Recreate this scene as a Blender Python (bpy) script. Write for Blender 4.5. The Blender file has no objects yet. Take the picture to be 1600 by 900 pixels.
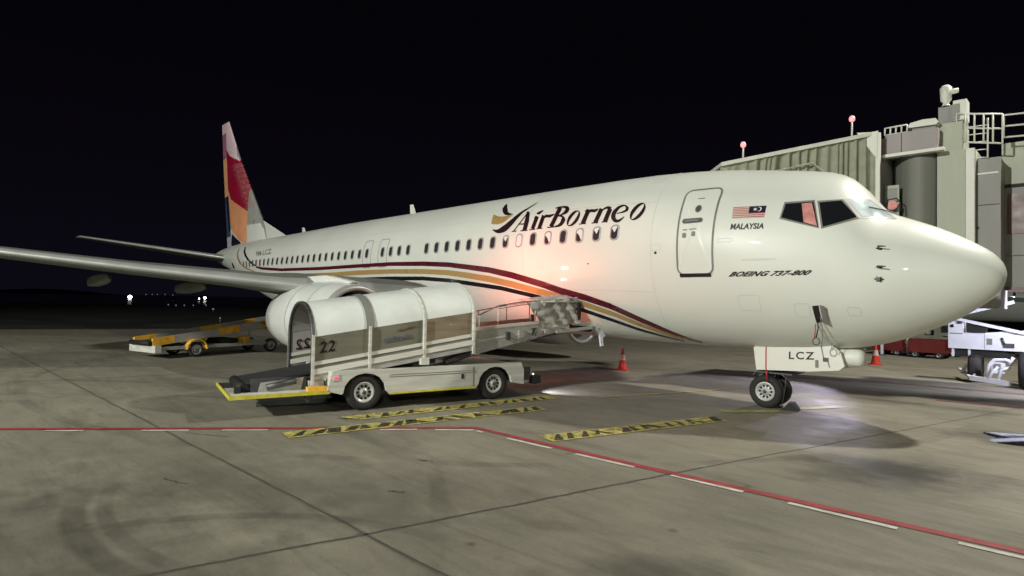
import bpy, bmesh, math, random
from mathutils import Vector, Matrix
random.seed(7)
scene = bpy.context.scene
COL = scene.collection
# ---------------------------------------------------------------- camera
cam_data = bpy.data.cameras.new('camera')
cam = bpy.data.objects.new('camera', cam_data); COL.objects.link(cam)
CX, CY, CZ = 1.02785, -12.8581, 2.12190
YAW, PITCH, ROLL, FPX = 0.785732, 0.024369, 0.019940, 908.148
fw = Vector((-math.sin(YAW)*math.cos(PITCH), math.cos(YAW)*math.cos(PITCH), math.sin(PITCH)))
rt = Vector((math.cos(YAW), math.sin(YAW), 0)); up = rt.cross(fw)
r2 = rt*math.cos(ROLL)+up*math.sin(ROLL); u2 = -rt*math.sin(ROLL)+up*math.cos(ROLL)
M = Matrix((r2, u2, -fw)).transposed().to_4x4(); M.translation = Vector((CX, CY, CZ))
cam.matrix_world = M
cam_data.sensor_width = 36; cam_data.lens = FPX/1600*36
cam_data.clip_start = .05; cam_data.clip_end = 6000
scene.camera = cam
# ---------------------------------------------------------------- night sky
w = bpy.data.worlds.new('World'); scene.world = w; w.use_nodes = True
nt = w.node_tree; nt.nodes.clear()
wo = nt.nodes.new('ShaderNodeOutputWorld'); bg = nt.nodes.new('ShaderNodeBackground')
tc = nt.nodes.new('ShaderNodeTexCoord'); sx = nt.nodes.new('ShaderNodeSeparateXYZ')
rmp = nt.nodes.new('ShaderNodeValToRGB'); nz = nt.nodes.new('ShaderNodeTexNoise'); nz.inputs['Scale'].default_value = 2.2
mx = nt.nodes.new('ShaderNodeMath'); mx.operation = 'MULTIPLY_ADD'; mx.inputs[1].default_value = .10
nt.links.new(tc.outputs['Generated'], sx.inputs[0]); nt.links.new(tc.outputs['Generated'], nz.inputs['Vector'])
nt.links.new(nz.outputs['Fac'], mx.inputs[0]); nt.links.new(sx.outputs['Z'], mx.inputs[2])
nt.links.new(mx.outputs[0], rmp.inputs[0]); nt.links.new(rmp.outputs[0], bg.inputs[0]); nt.links.new(bg.outputs[0], wo.inputs[0])
e = rmp.color_ramp.elements
e[0].position = 0.03; e[0].color = (.0034, .0028, .0058, 1)
e[1].position = .42; e[1].color = (.0013, .0010, .0020, 1)
bg.inputs[1].default_value = 1.0
# ---------------------------------------------------------------- apron floodlights (high masts and terminal roof, outside the frame)
def flood(name, loc, target, power, color, radius=.5, cone=150):
    L = bpy.data.lights.new(name, 'SPOT'); L.energy = power; L.color = color; L.shadow_soft_size = radius
    L.spot_size = math.radians(cone); L.spot_blend = .4
    o = bpy.data.objects.new(name, L); COL.objects.link(o); o.location = loc
    o.rotation_euler = (Vector(target)-Vector(loc)).to_track_quat('-Z', 'Y').to_euler()
    return o
flood('mast_floodlight', (-7, -38, 13.5), (-9, 0, 1), 42000, (.985, 1, .91), .45)
flood('mast_floodlight', (24, -30, 13), (-4, 0, 1), 7500, (1, .98, .80), .45)
flood('terminal_floodlight', (5.0, 10.0, 17), (-6, -3, 0), 13500, (1, .95, .84), .35)
flood('bridge_work_light', (-4.2, 6.3, 2.15), (-7, -1.2, 0), 560, (.78, .72, 1), .10, 80)
flood('bridge_work_light', (.9, 7.0, 2.5), (-1.5, 9.6, .6), 620, (.82, .84, 1), .08, 150)
scene.view_settings.view_transform = 'Standard'; scene.view_settings.look = 'None'
scene.view_settings.exposure = .14; scene.view_settings.gamma = 1
scene.render.engine = 'CYCLES'

# ---------------------------------------------------------------- materials
MATS = {}
def mat(name, col, rough=.5, metal=0., var=.12, scale=3., coat=0., bump=0., emit=None, es=1., detail=6, stretch=None, alpha=None, rvar=.08, worn=None):
    if name in MATS: return MATS[name]
    m = bpy.data.materials.new(name); m.use_nodes = True; MATS[name] = m
    n = m.node_tree.nodes; l = m.node_tree.links; b = n['Principled BSDF']
    tcn = n.new('ShaderNodeTexCoord'); nn = n.new('ShaderNodeTexNoise'); nn.inputs['Scale'].default_value = scale; nn.inputs['Detail'].default_value = detail
    src = tcn.outputs['Object']
    if stretch:
        mp = n.new('ShaderNodeMapping'); mp.inputs['Scale'].default_value = stretch; l.new(src, mp.inputs[0]); src = mp.outputs[0]
    l.new(src, nn.inputs['Vector'])
    mr = n.new('ShaderNodeMapRange'); mr.inputs['From Min'].default_value = .3; mr.inputs['From Max'].default_value = .7
    mr.inputs['To Min'].default_value = 1-var; mr.inputs['To Max'].default_value = 1+var*.5; l.new(nn.outputs['Fac'], mr.inputs[0])
    vm = n.new('ShaderNodeVectorMath'); vm.operation = 'SCALE'; vm.inputs[0].default_value = col[:3]; l.new(mr.outputs[0], vm.inputs['Scale'])
    l.new(vm.outputs[0], b.inputs['Base Color'])
    rr = n.new('ShaderNodeMapRange'); rr.inputs['From Min'].default_value = .3; rr.inputs['From Max'].default_value = .7
    rr.inputs['To Min'].default_value = max(.02, rough-rvar); rr.inputs['To Max'].default_value = min(1, rough+rvar); l.new(nn.outputs['Fac'], rr.inputs[0]); l.new(rr.outputs[0], b.inputs['Roughness'])
    b.inputs['Metallic'].default_value = metal; b.inputs['Coat Weight'].default_value = coat; b.inputs['Coat Roughness'].default_value = .035
    if bump:
        bp = n.new('ShaderNodeBump'); bp.inputs['Strength'].default_value = bump; bp.inputs['Distance'].default_value = .01
        n2 = n.new('ShaderNodeTexNoise'); n2.inputs['Scale'].default_value = scale*6; l.new(src, n2.inputs['Vector']); l.new(n2.outputs['Fac'], bp.inputs['Height']); l.new(bp.outputs[0], b.inputs['Normal'])
    if emit: b.inputs['Emission Color'].default_value = (*emit, 1); b.inputs['Emission Strength'].default_value = es
    if alpha is not None: b.inputs['Alpha'].default_value = alpha
    if worn:
        wn = n.new('ShaderNodeTexNoise'); wn.inputs['Scale'].default_value = 7; wn.inputs['Detail'].default_value = 8; wn.inputs['Roughness'].default_value = .7; l.new(tcn.outputs['Object'], wn.inputs['Vector'])
        wr = n.new('ShaderNodeMapRange'); wr.inputs['From Min'].default_value = worn-.05; wr.inputs['From Max'].default_value = worn+.06; l.new(wn.outputs['Fac'], wr.inputs[0]); l.new(wr.outputs[0], b.inputs['Alpha'])
    return m
white_paint = mat('aircraft_white', (.70, .72, .665), .45, var=.05, scale=.5, coat=.22, bump=.06)
nacelle_paint = mat('nacelle_white', (.72, .74, .71), .34, var=.08, scale=1.2, coat=.3)
grey_paint = mat('wing_grey', (.17, .18, .16), .5, var=.1, scale=1.2)
slat_metal = mat('bare_aluminium', (.40, .41, .40), .38, .3, var=.08, scale=2)
maroon = mat('maroon_paint', (.085, .008, .018), .3, coat=.4, var=.05)
gold = mat('gold_paint', (.42, .27, .10), .33, coat=.3, var=.06)
black = mat('black_paint', (.008, .006, .010), .3, coat=.3, var=.05)
ink = mat('lettering_dark', (.022, .006, .010), .4, var=.05)
red_paint = mat('red_paint', (.45, .02, .03), .4)
dark = mat('dark_recess', (.012, .012, .012), .7)
seal = mat('grey_seal', (.20, .20, .185), .6)
glass = mat('dark_glass', (.012, .013, .016), .06, var=.05, coat=1, rvar=.02)
pane_lit = mat('closed_blind', (.78, .76, .76), .25, coat=.8, var=.04)
pane_half = mat('window_acrylic', (.045, .040, .048), .08, coat=.6)
windshield = mat('windscreen_glow', (.62, .70, .70), .12, emit=(.50, .62, .62), es=.42, coat=1, var=.5, scale=3.5, rvar=.04)  # pale glow put into the pane for the lit cockpit behind it
pinkm = mat('pink_tint', (.70, .29, .27), .6, var=.4, scale=6)  # painted reflection on the cockpit pane; also the bridge mirror face
tyre = mat('tyre_rubber', (.022, .021, .020), .8, bump=.3, scale=12)
rim_m = mat('wheel_rim', (.52, .53, .52), .4, .25, var=.15, scale=9)
steel = mat('dark_steel', (.10, .10, .10), .5, .5, var=.3, scale=5)
alu = mat('brushed_aluminium', (.56, .55, .53), .42, .45, var=.22, scale=5, stretch=(1, 1, 8))
gse_white = mat('worn_white_paint', (.62, .62, .57), .48, var=.22, scale=3.2, bump=.08, stretch=(.3, 1, 4))
canopy_white = mat('canopy_fibreglass', (.74, .78, .75), .34, var=.12, scale=1.6, coat=.15, bump=.12)
canopy_in = mat('canopy_inside', (.34, .33, .31), .6, var=.1)
olive = mat('smoked_panel', (.20, .195, .15), .14, var=.25, scale=2.2, coat=.4, stretch=(.6, 1, 3))
bronze = mat('bronze_panel', (.42, .34, .25), .2, .4, var=.3, scale=3, coat=.3, stretch=(.6, 1, 3))
yellow = mat('yellow_paint', (.62, .56, .06), .5, var=.25, scale=7)
amber = mat('amber_paint', (.88, .47, .05), .5, var=.3, scale=5)
fabric = mat('grey_canvas', (.30, .31, .235), .85, var=.22, scale=4, bump=.5)
fabric_lt = mat('head_canvas', (.42, .40, .37), .8, var=.35, scale=8, bump=.6)
belt = mat('conveyor_belt', (.03, .03, .032), .8)
bridge_kh = mat('bridge_cladding', (.36, .385, .30), .55, var=.20, scale=1.6, stretch=(2.5, 2.5, .5))
bridge_lt = mat('bridge_trim', (.62, .62, .56), .5, var=.1, scale=4)
bridge_mv = mat('bridge_fascia', (.27, .24, .24), .55, var=.06, scale=1.2)
bridge_dk = mat('bridge_curtain', (.17, .175, .15), .6, var=.15, scale=1, bump=.2, stretch=(6, 6, .3))
bridge_gy = mat('bridge_grey', (.23, .225, .21), .55, var=.18, scale=2, stretch=(2.5, 2.5, .5))
brown = mat('bridge_brown_glazing', (.13, .075, .065), .4, var=.15)
carr_white = mat('carriage_white', (.76, .78, .85), .4, var=.1, scale=3)
cone_red = mat('cone_orange_red', (.66, .06, .04), .5, var=.15, scale=8)
cone_wht = mat('cone_reflective', (.75, .66, .60), .4)
dolly_red = mat('dolly_maroon', (.17, .022, .022), .5, var=.2, scale=3)
lamp_red = mat('obstruction_light', (.8, .25, .25), .4, emit=(1, .30, .33), es=1.1)
tail_red = mat('tail_lamp', (.6, .05, .1), .3, emit=(1, .08, .22), es=.9)
def lampm(n, c, s): return mat(n, (.5, .5, .5), .4, emit=c, es=s)

# ---------------------------------------------------------------- mesh helpers
class MB:
    def __init__(s): s.v = []; s.f = []; s.m = []; s.mats = []; s.sm = []
    def mi(s, m):
        if m not in s.mats: s.mats.append(m)
        return s.mats.index(m)
    def add(s, vs, fs, m, smooth=False, M=None):
        o = len(s.v); k = s.mi(m)
        for p in vs:
            p = Vector(p)
            s.v.append(M @ p if M else p)
        for f in fs: s.f.append([i+o for i in f]); s.m.append(k); s.sm.append(smooth)
        return s
    def box(s, a, b, m, M=None):
        (x0, y0, z0), (x1, y1, z1) = a, b
        x0, x1 = min(x0, x1), max(x0, x1); y0, y1 = min(y0, y1), max(y0, y1); z0, z1 = min(z0, z1), max(z0, z1)
        return s.add([(x0,y0,z0),(x1,y0,z0),(x1,y1,z0),(x0,y1,z0),(x0,y0,z1),(x1,y0,z1),(x1,y1,z1),(x0,y1,z1)],
                     [(0,3,2,1),(4,5,6,7),(0,1,5,4),(1,2,6,5),(2,3,7,6),(3,0,4,7)], m, False, M)
    def bar(s, p, q, w, h, m, M=None):
        """rectangular bar from p to q"""
        p = Vector(p); q = Vector(q); d = (q-p).normalized(); u = Vector((0,0,1))
        if abs(d.z) > .95: u = Vector((1,0,0))
        a = d.cross(u).normalized()*w/2; b = a.cross(d).normalized()*h/2
        vs = [p-a-b, p+a-b, p+a+b, p-a+b, q-a-b, q+a-b, q+a+b, q-a+b]
        return s.add(vs, [(0,3,2,1),(4,5,6,7),(0,1,5,4),(1,2,6,5),(2,3,7,6),(3,0,4,7)], m, False, M)
    def tube(s, pts, r, m, n=8, M=None, cap=True):
        pts = [Vector(p) for p in pts]; vs = []; fs = []
        rs = r if isinstance(r, (list, tuple)) else [r]*len(pts)
        ref = None
        for i, p in enumerate(pts):
            d = (pts[min(i+1, len(pts)-1)]-pts[max(i-1, 0)]).normalized()
            if ref is None: ref = Vector((0,0,1)) if abs(d.z) < .9 else Vector((1,0,0))
            a = d.cross(ref).normalized(); b = a.cross(d).normalized(); ref = b
            for k in range(n):
                t = 2*math.pi*k/n; vs.append(p+(a*math.cos(t)+b*math.sin(t))*rs[i])
        for i in range(len(pts)-1):
            for k in range(n):
                k2 = (k+1) % n; fs.append((i*n+k, i*n+k2, (i+1)*n+k2, (i+1)*n+k))
        s.add(vs, fs, m, True, M)
        if cap:
            s.add(vs[:n], [tuple(range(n))[::-1]], m, False, M); s.add(vs[-n:], [tuple(range(n))], m, False, M)
        return s
    def lathe(s, prof, m, axis='x', n=32, M=None, c=(0,0,0), smooth=True, sy=1., mats=None):
        """prof: list of (along, radius)"""
        vs = []; fs = []
        for a, r in prof:
            for k in range(n):
                t = 2*math.pi*k/n; u = r*math.cos(t)*sy; v = r*math.sin(t)
                p = {'x': (a, u, v), 'y': (u, a, v), 'z': (u, v, a)}[axis]
                vs.append((p[0]+c[0], p[1]+c[1], p[2]+c[2]))
        for i in range(len(prof)-1):
            for k in range(n):
                k2 = (k+1) % n; fs.append((i*n+k, i*n+k2, (i+1)*n+k2, (i+1)*n+k))
        if mats:
            for i in range(len(prof)-1): s.add(vs, fs[i*n:(i+1)*n], mats[i], smooth, M)
        else: s.add(vs, fs, m, smooth, M)
        return s
    def prism(s, poly, a, b, m, plane='xz', M=None):
        """poly 2-D outline, extruded between a and b along the third axis"""
        n = len(poly)
        def P(u, v, w): return {'xz': (u, w, v), 'xy': (u, v, w), 'yz': (w, u, v)}[plane]
        vs = [P(u, v, a) for u, v in poly]+[P(u, v, b) for u, v in poly]
        return s.add(vs, [tuple(range(n)), tuple(range(2*n-1, n-1, -1))]+[(i, i+n, (i+1) % n+n, (i+1) % n) for i in range(n)], m, False, M)
    def done(s, name, parent=None, fix=True):
        me = bpy.data.meshes.new(name)
        off = Vector((0,0,0))
        if parent is not None and parent.get('_world'): off = parent.location.copy()
        me.from_pydata([tuple(v-off) for v in s.v], [], s.f); me.validate(verbose=False)
        for m in s.mats: me.materials.append(m)
        if len(me.polygons) == len(s.f):
            me.polygons.foreach_set('material_index', s.m); me.polygons.foreach_set('use_smooth', s.sm)
        else:
            print('polys dropped in', name)
        if fix:
            bm = bmesh.new(); bm.from_mesh(me); bmesh.ops.remove_doubles(bm, verts=bm.verts, dist=1e-5) if s.weld else None
            bmesh.ops.recalc_face_normals(bm, faces=bm.faces); bm.to_mesh(me); bm.free()
        me.update()
        o = bpy.data.objects.new(name, me); COL.objects.link(o)
        if parent is not None: o.parent = parent
        return o
    weld = True
def thing(name, label, cat, loc=(0,0,0), rz=0, group=None, world=False):
    o = bpy.data.objects.new(name, None); COL.objects.link(o); o.location = loc; o.rotation_euler = (0, 0, rz)
    o.empty_display_size = .3
    o['label'] = label; o['category'] = cat
    if group: o['group'] = group
    if world: o['_world'] = 1
    return o
def tag(o, label, cat, group=None):
    o['label'] = label; o['category'] = cat
    if group: o['group'] = group
    return o
def copy_tree(o, parent=None):
    c = o.copy(); COL.objects.link(c); c.parent = parent
    for ch in list(o.children): copy_tree(ch, c)
    return c
def structure(name, mb):
    o = mb.done(name); o['kind'] = 'structure'; return o
def text_mesh(txt, size=1., shear=0., bold=0., space=1.):
    cu = bpy.data.curves.new('lettering', 'FONT'); cu.body = txt; cu.size = size; cu.shear = shear; cu.offset = bold; cu.space_character = space
    cu.resolution_u = 3
    o = bpy.data.objects.new('lettering', cu); COL.objects.link(o); bpy.context.view_layer.update()
    me = o.to_mesh(); vs = [v.co.copy() for v in me.vertices]; fs = [tuple(p.vertices) for p in me.polygons]
    o.to_mesh_clear(); bpy.data.objects.remove(o); bpy.data.curves.remove(cu)
    x0 = min(v.x for v in vs); x1 = max(v.x for v in vs); y0 = min(v.y for v in vs); y1 = max(v.y for v in vs)
    return [((v.x-x0)/(x1-x0), (v.y-y0)/(y1-y0)) for v in vs], fs

TOP=[(0,2.76),(.02,2.88),(.07,2.99),(.16,3.11),(.3,3.23),(.6,3.43),(1.0,3.65),(1.4,3.83),(1.70,3.97),(1.82,4.10),(1.95,4.28),(2.15,4.53),(2.4,4.75),(2.75,4.88),(3.2,4.965),(3.8,5.06),(4.6,5.18),(5.5,5.27),(7,5.34),(9,5.355),(20,5.355),(27,5.27),(33,5.21),(35.5,5.12),(37.3,5.0),(38.3,4.87),(38.7,4.75)]
BOT=[(0,2.76),(.02,2.64),(.07,2.51),(.16,2.38),(.3,2.25),(.6,2.02),(1.0,1.79),(1.5,1.56),(2.2,1.37),(3.2,1.25),(4.5,1.21),(6.5,1.22),(10,1.27),(23.5,1.29),(25.5,1.42),(28,1.82),(31,2.6),(34,3.42),(36.5,3.95),(38.3,4.3),(38.7,4.4)]
HW=[(0,0.0),(.02,.14),(.07,.27),(.16,.39),(.3,.52),(.6,.73),(1.0,.94),(1.5,1.18),(2.2,1.42),(3.0,1.61),(4.0,1.76),(5.0,1.84),(6.5,1.88),(25,1.88),(27.5,1.81),(30,1.62),(32.5,1.32),(35,.92),(37,.52),(38.3,.24),(38.7,.13)]
KC=[(0,.5),(1.5,.495),(5,.535),(8,.55),(24,.55),(30,.6),(38.7,.5)]
def pchip(T):
    n=len(T);h=[T[i+1][0]-T[i][0] for i in range(n-1)];d=[(T[i+1][1]-T[i][1])/h[i] for i in range(n-1)]
    m=[d[0]]
    for i in range(1,n-1):
        if d[i-1]*d[i]<=0:m.append(0.)
        else:
            w1=2*h[i]+h[i-1];w2=h[i]+2*h[i-1];m.append((w1+w2)/(w1/d[i-1]+w2/d[i]))
    m.append(d[-1])
    def f(x):
        if x<=T[0][0]:return T[0][1]
        if x>=T[-1][0]:return T[-1][1]
        lo=0
        while T[lo+1][0]<x:lo+=1
        t=(x-T[lo][0])/h[lo];t2=t*t;t3=t2*t
        return (2*t3-3*t2+1)*T[lo][1]+(t3-2*t2+t)*h[lo]*m[lo]+(-2*t3+3*t2)*T[lo+1][1]+(t3-t2)*h[lo]*m[lo+1]
    return f
fT,fB,fW,fK=pchip(TOP),pchip(BOT),pchip(HW),pchip(KC)
def fus_pt(s,a,off=0.0):
    """s metres aft of the nose; a = angle from the crown (0) down the starboard side (pi at keel). world coords"""
    t,b,w=fT(s),fB(s),fW(s);zc=b+fK(s)*(t-b)
    sn,cs=math.sin(a),math.cos(a)
    up=cs>=0
    y=w*sn;z=zc+(t-zc if up else zc-b)*cs
    # normal approx
    r=(t-zc) if up else (zc-b)
    ny,nz=sn/max(w,.01),cs/max(r,.01);l=math.hypot(ny,nz)
    return (-s,-(y+off*ny/l),z+off*nz/l)
def ang_at_z(s,z):
    t,b=fT(s),fB(s);zc=b+fK(s)*(t-b)
    r=(t-zc) if z>=zc else (zc-b)
    return math.acos(max(-1,min(1,(z-zc)/r)))
MAROON=[((27.54,1.6496),(27.556,1.6955)),((27.247,1.6467),(27.265,1.6968)),((26.96,1.6443),(26.979,1.6984)),((26.679,1.6425),(26.699,1.7006)),((25.874,1.6237),(25.887,1.6814)),((25.138,1.6166),(25.149,1.6747)),((24.456,1.6165),(24.467,1.675)),((23.171,1.6175),(23.18,1.675)),((21.974,1.6264),(21.985,1.6837)),((20.856,1.6336),(20.868,1.6908)),((19.808,1.6317),(19.819,1.6888)),((18.825,1.6294),(18.835,1.6865)),((17.9,1.6273),(17.91,1.6845)),((17.171,1.6267),(17.18,1.6841)),((16.477,1.6261),(16.486,1.6838)),((15.815,1.6255),(15.823,1.6835)),((15.171,1.6323),(15.181,1.6921)),((14.556,1.6387),(14.567,1.7002)),((13.969,1.6448),(13.98,1.708)),((13.538,1.6552),(13.551,1.7189)),((13.121,1.6653),(13.135,1.7294)),((12.717,1.675),(12.733,1.7396)),((12.427,1.6886),(12.444,1.7539)),((12.144,1.7019),(12.163,1.768)),((11.867,1.7149),(11.888,1.7817)),((11.533,1.7319),(11.557,1.8006)),((11.209,1.7484),(11.235,1.8191)),((10.894,1.7644),(10.923,1.8372)),((10.599,1.7879),(10.632,1.8628)),((10.313,1.8109),(10.349,1.888)),((10.034,1.8334),(10.074,1.9127)),((9.654,1.8749),(9.699,1.9554)),((9.289,1.915),(9.338,1.9968)),((8.937,1.9538),(8.991,2.0371)),((8.769,1.977),(8.825,2.0606)),((8.604,1.9999),(8.662,2.084)),((8.442,2.0227),(8.502,2.1073)),((8.184,2.0505),(8.244,2.1342)),((7.932,2.0779),(7.994,2.1608)),((7.688,2.1048),(7.75,2.1871)),((7.467,2.1376),(7.529,2.2184)),((7.251,2.1703),(7.314,2.2498)),((7.042,2.2032),(7.104,2.2815)),((6.801,2.2582),(6.866,2.3372)),((6.57,2.3149),(6.638,2.3954)),((6.349,2.3744),(6.421,2.4573)),((6.124,2.4394),(6.195,2.5206)),((5.911,2.5101),(5.983,2.5905)),((5.713,2.5892),(5.786,2.6707)),((5.614,2.6267),(5.686,2.7073)),((5.519,2.6674),(5.591,2.7476)),((5.428,2.7123),(5.502,2.7934)),((5.339,2.7457),(5.406,2.8201)),((5.254,2.7827),(5.314,2.8498)),((5.174,2.825),(5.226,2.8839))]
GOLD=[((29.11,1.7741),(29.141,1.802)),((28.577,1.7766),(28.616,1.8119)),((28.082,1.7821),(28.129,1.8244)),((27.625,1.7903),(27.68,1.8397)),((26.737,1.76),(26.789,1.816)),((25.918,1.7412),(25.969,1.8036)),((25.176,1.7357),(25.228,1.8048)),((24.264,1.7223),(24.31,1.7922)),((23.408,1.7261),(23.454,1.7971)),((22.595,1.7355),(22.644,1.8088)),((21.626,1.7394),(21.674,1.8124)),((20.709,1.7424),(20.756,1.8153)),((19.841,1.7443),(19.886,1.8172)),((19.175,1.7389),(19.217,1.8119)),((18.537,1.7337),(18.577,1.807)),((17.924,1.7288),(17.962,1.8023)),((17.195,1.7299),(17.23,1.8016)),((16.5,1.731),(16.533,1.801)),((15.837,1.732),(15.869,1.8004)),((15.195,1.7387),(15.226,1.8071)),((14.581,1.745),(14.612,1.8136)),((13.994,1.7511),(14.026,1.8197)),((13.565,1.7613),(13.597,1.8304)),((13.15,1.7712),(13.183,1.8408)),((12.748,1.7808),(12.782,1.8509)),((12.46,1.794),(12.497,1.8665)),((12.179,1.8069),(12.219,1.8817)),((11.904,1.8196),(11.947,1.8967)),((11.574,1.8389),(11.619,1.9168)),((11.254,1.8577),(11.301,1.9365)),((10.943,1.8761),(10.992,1.9558)),((10.652,1.8995),(10.704,1.9803)),((10.369,1.9225),(10.424,2.0045)),((10.093,1.9451),(10.152,2.0284)),((9.873,1.9677),(9.934,2.0512)),((9.658,1.99),(9.721,2.0737)),((9.448,2.0118),(9.512,2.0958)),((9.156,2.0397),(9.22,2.1212)),((8.873,2.067),(8.936,2.1461)),((8.598,2.0938),(8.66,2.1704)),((8.36,2.1224),(8.423,2.1983)),((8.128,2.1508),(8.191,2.2262)),((7.901,2.179),(7.966,2.254)),((7.594,2.2268),(7.657,2.2996)),((7.297,2.275),(7.36,2.3458)),((7.012,2.3243),(7.075,2.3933)),((6.811,2.3702),(6.875,2.4394)),((6.618,2.418),(6.683,2.4879)),((6.431,2.4685),(6.498,2.5397)),((6.2,2.5257),(6.266,2.5952)),((5.981,2.5882),(6.045,2.6567)),((5.775,2.6587),(5.84,2.7278)),((5.628,2.7015),(5.684,2.762)),((5.488,2.7494),(5.534,2.8003)),((5.356,2.8054),(5.392,2.8445))]
BLACK=[((20.99,1.8765),(21.002,1.8885)),((20.448,1.8701),(20.472,1.8935)),((19.924,1.8636),(19.957,1.8981)),((19.416,1.8572),(19.459,1.9026)),((18.927,1.8538),(18.973,1.904)),((18.453,1.8506),(18.502,1.9055)),((17.993,1.8475),(18.045,1.9069)),((17.26,1.8465),(17.31,1.9063)),((16.562,1.8457),(16.61,1.9057)),((15.896,1.8449),(15.942,1.9052)),((15.252,1.8498),(15.296,1.9088)),((14.637,1.8546),(14.679,1.9123)),((14.049,1.8591),(14.089,1.9156)),((13.622,1.8716),(13.662,1.9274)),((13.209,1.8837),(13.25,1.9389)),((12.81,1.8955),(12.85,1.95)),((12.524,1.9085),(12.565,1.9643)),((12.245,1.9213),(12.288,1.9782)),((11.972,1.9339),(12.016,1.9919)),((11.491,1.9595),(11.537,2.0171)),((11.031,1.9844),(11.077,2.0416)),((10.588,2.0085),(10.635,2.0653)),((10.104,2.0505),(10.152,2.1076)),((9.641,2.0913),(9.692,2.1489)),((9.198,2.1304),(9.25,2.1886)),((8.777,2.1806),(8.831,2.2386)),((8.374,2.2301),(8.429,2.2881)),((7.989,2.2795),(8.045,2.3379)),((7.686,2.3301),(7.742,2.3877)),((7.394,2.3819),(7.451,2.4391)),((7.115,2.4358),(7.173,2.4931)),((6.915,2.4807),(6.972,2.5376)),((6.722,2.5281),(6.78,2.5851)),((6.537,2.5791),(6.596,2.6369)),((6.347,2.6201),(6.405,2.6778)),((6.164,2.6645),(6.222,2.7227)),((5.99,2.7136),(6.049,2.7737)),((5.86,2.749),(5.914,2.8044)),((5.736,2.7885),(5.784,2.8389)),((5.619,2.8341),(5.662,2.8792))]
TAILB=[((30.271,0.9993),(30.092,1.0025)),((30.092,1.0855),(29.884,1.0863)),((29.967,1.1632),(29.727,1.1614)),((29.882,1.2356),(29.608,1.2309)),((29.701,1.3015),(29.395,1.2933)),((29.549,1.3633),(29.21,1.3515)),((29.421,1.4224),(29.048,1.4066)),((29.237,1.4669),(28.857,1.4488)),((29.067,1.5096),(28.68,1.4892)),((28.911,1.5507),(28.516,1.5283)),((28.734,1.5775),(28.331,1.5568)),((28.564,1.5974),(28.154,1.5804)),((28.399,1.617),(27.985,1.5997)),((28.214,1.6326),(27.785,1.6147)),((28.035,1.6483),(27.592,1.6293)),((27.862,1.6639),(27.407,1.6438))]
TAILG=[((31.219,1.0567),(31.081,1.0598)),((31.08,1.1619),(30.903,1.1634)),((31.016,1.2579),(30.799,1.257)),((31.011,1.3491),(30.751,1.3452)),((30.87,1.4341),(30.593,1.4265)),((30.776,1.5158),(30.478,1.5044)),((30.723,1.588),(30.401,1.5775)),((30.563,1.6368),(30.224,1.6231)),((30.419,1.684),(30.063,1.667)),((30.293,1.7301),(29.916,1.7098)),((30.04,1.7545),(29.649,1.7317)),((29.797,1.7773),(29.388,1.752)),((29.56,1.7987),(29.135,1.7714)),((29.313,1.8061),(28.878,1.7782)),((29.072,1.8133),(28.629,1.7852)),((28.838,1.8206),(28.389,1.7926))]
TAILC=[((32.085,1.8119),(31.834,1.7951)),((32.086,1.8639),(31.772,1.8401)),((32.108,1.9185),(31.724,1.8859)),((32.156,1.9771),(31.692,1.933)),((32.083,2.0243),(31.573,1.972)),((32.03,2.0737),(31.467,2.0115)),((35.079,3.0416),(31.375,2.0519)),((31.932,2.1654),(31.281,2.0834)),((34.206,2.8538),(34.411,3.0248)),((33.747,2.7669),(34.041,2.9538))]
GW1=[[(3.143,1.1853),(3.013,1.2023),(2.886,1.2188),(2.762,1.2336),(2.641,1.246),(2.522,1.2552)],[(3.135,1.1529),(3.012,1.1651),(2.892,1.1769),(2.774,1.1871),(2.659,1.1952),(2.546,1.2002)],[(3.128,1.1198),(3.012,1.1271),(2.899,1.1339),(2.788,1.1394),(2.679,1.1428),(2.572,1.1435)],[(3.121,1.086),(3.013,1.088),(2.907,1.0896),(2.802,1.0901),(2.7,1.0886),(2.599,1.0847)],[(3.116,1.0512),(3.015,1.0477),(2.916,1.0438),(2.819,1.0389),(2.723,1.0322),(2.629,1.0233)],[(3.111,1.0155),(3.018,1.006),(2.927,0.9962),(2.837,0.9854),(2.749,0.9729),(2.662,0.9583)]]
GW1F=[[(3.173,1.2015),(3.033,1.2186),(2.896,1.2354),(2.763,1.2504),(2.632,1.2628),(2.505,1.2713)],[(3.164,1.1617),(3.031,1.174),(2.901,1.186),(2.774,1.1964),(2.65,1.2043),(2.529,1.2086)],[(3.156,1.1209),(3.031,1.1282),(2.908,1.1352),(2.788,1.1408),(2.67,1.1439),(2.554,1.1437)],[(3.15,1.0789),(3.032,1.0809),(2.916,1.0826),(2.803,1.083),(2.692,1.0811),(2.583,1.0762)],[(3.145,1.0355),(3.035,1.0318),(2.927,1.0278),(2.82,1.0226),(2.716,1.0153),(2.614,1.0051)],[(3.141,0.9905),(3.039,0.9805),(2.939,0.9703),(2.841,0.9588),(2.744,0.9454),(2.649,0.9292)]]
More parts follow.
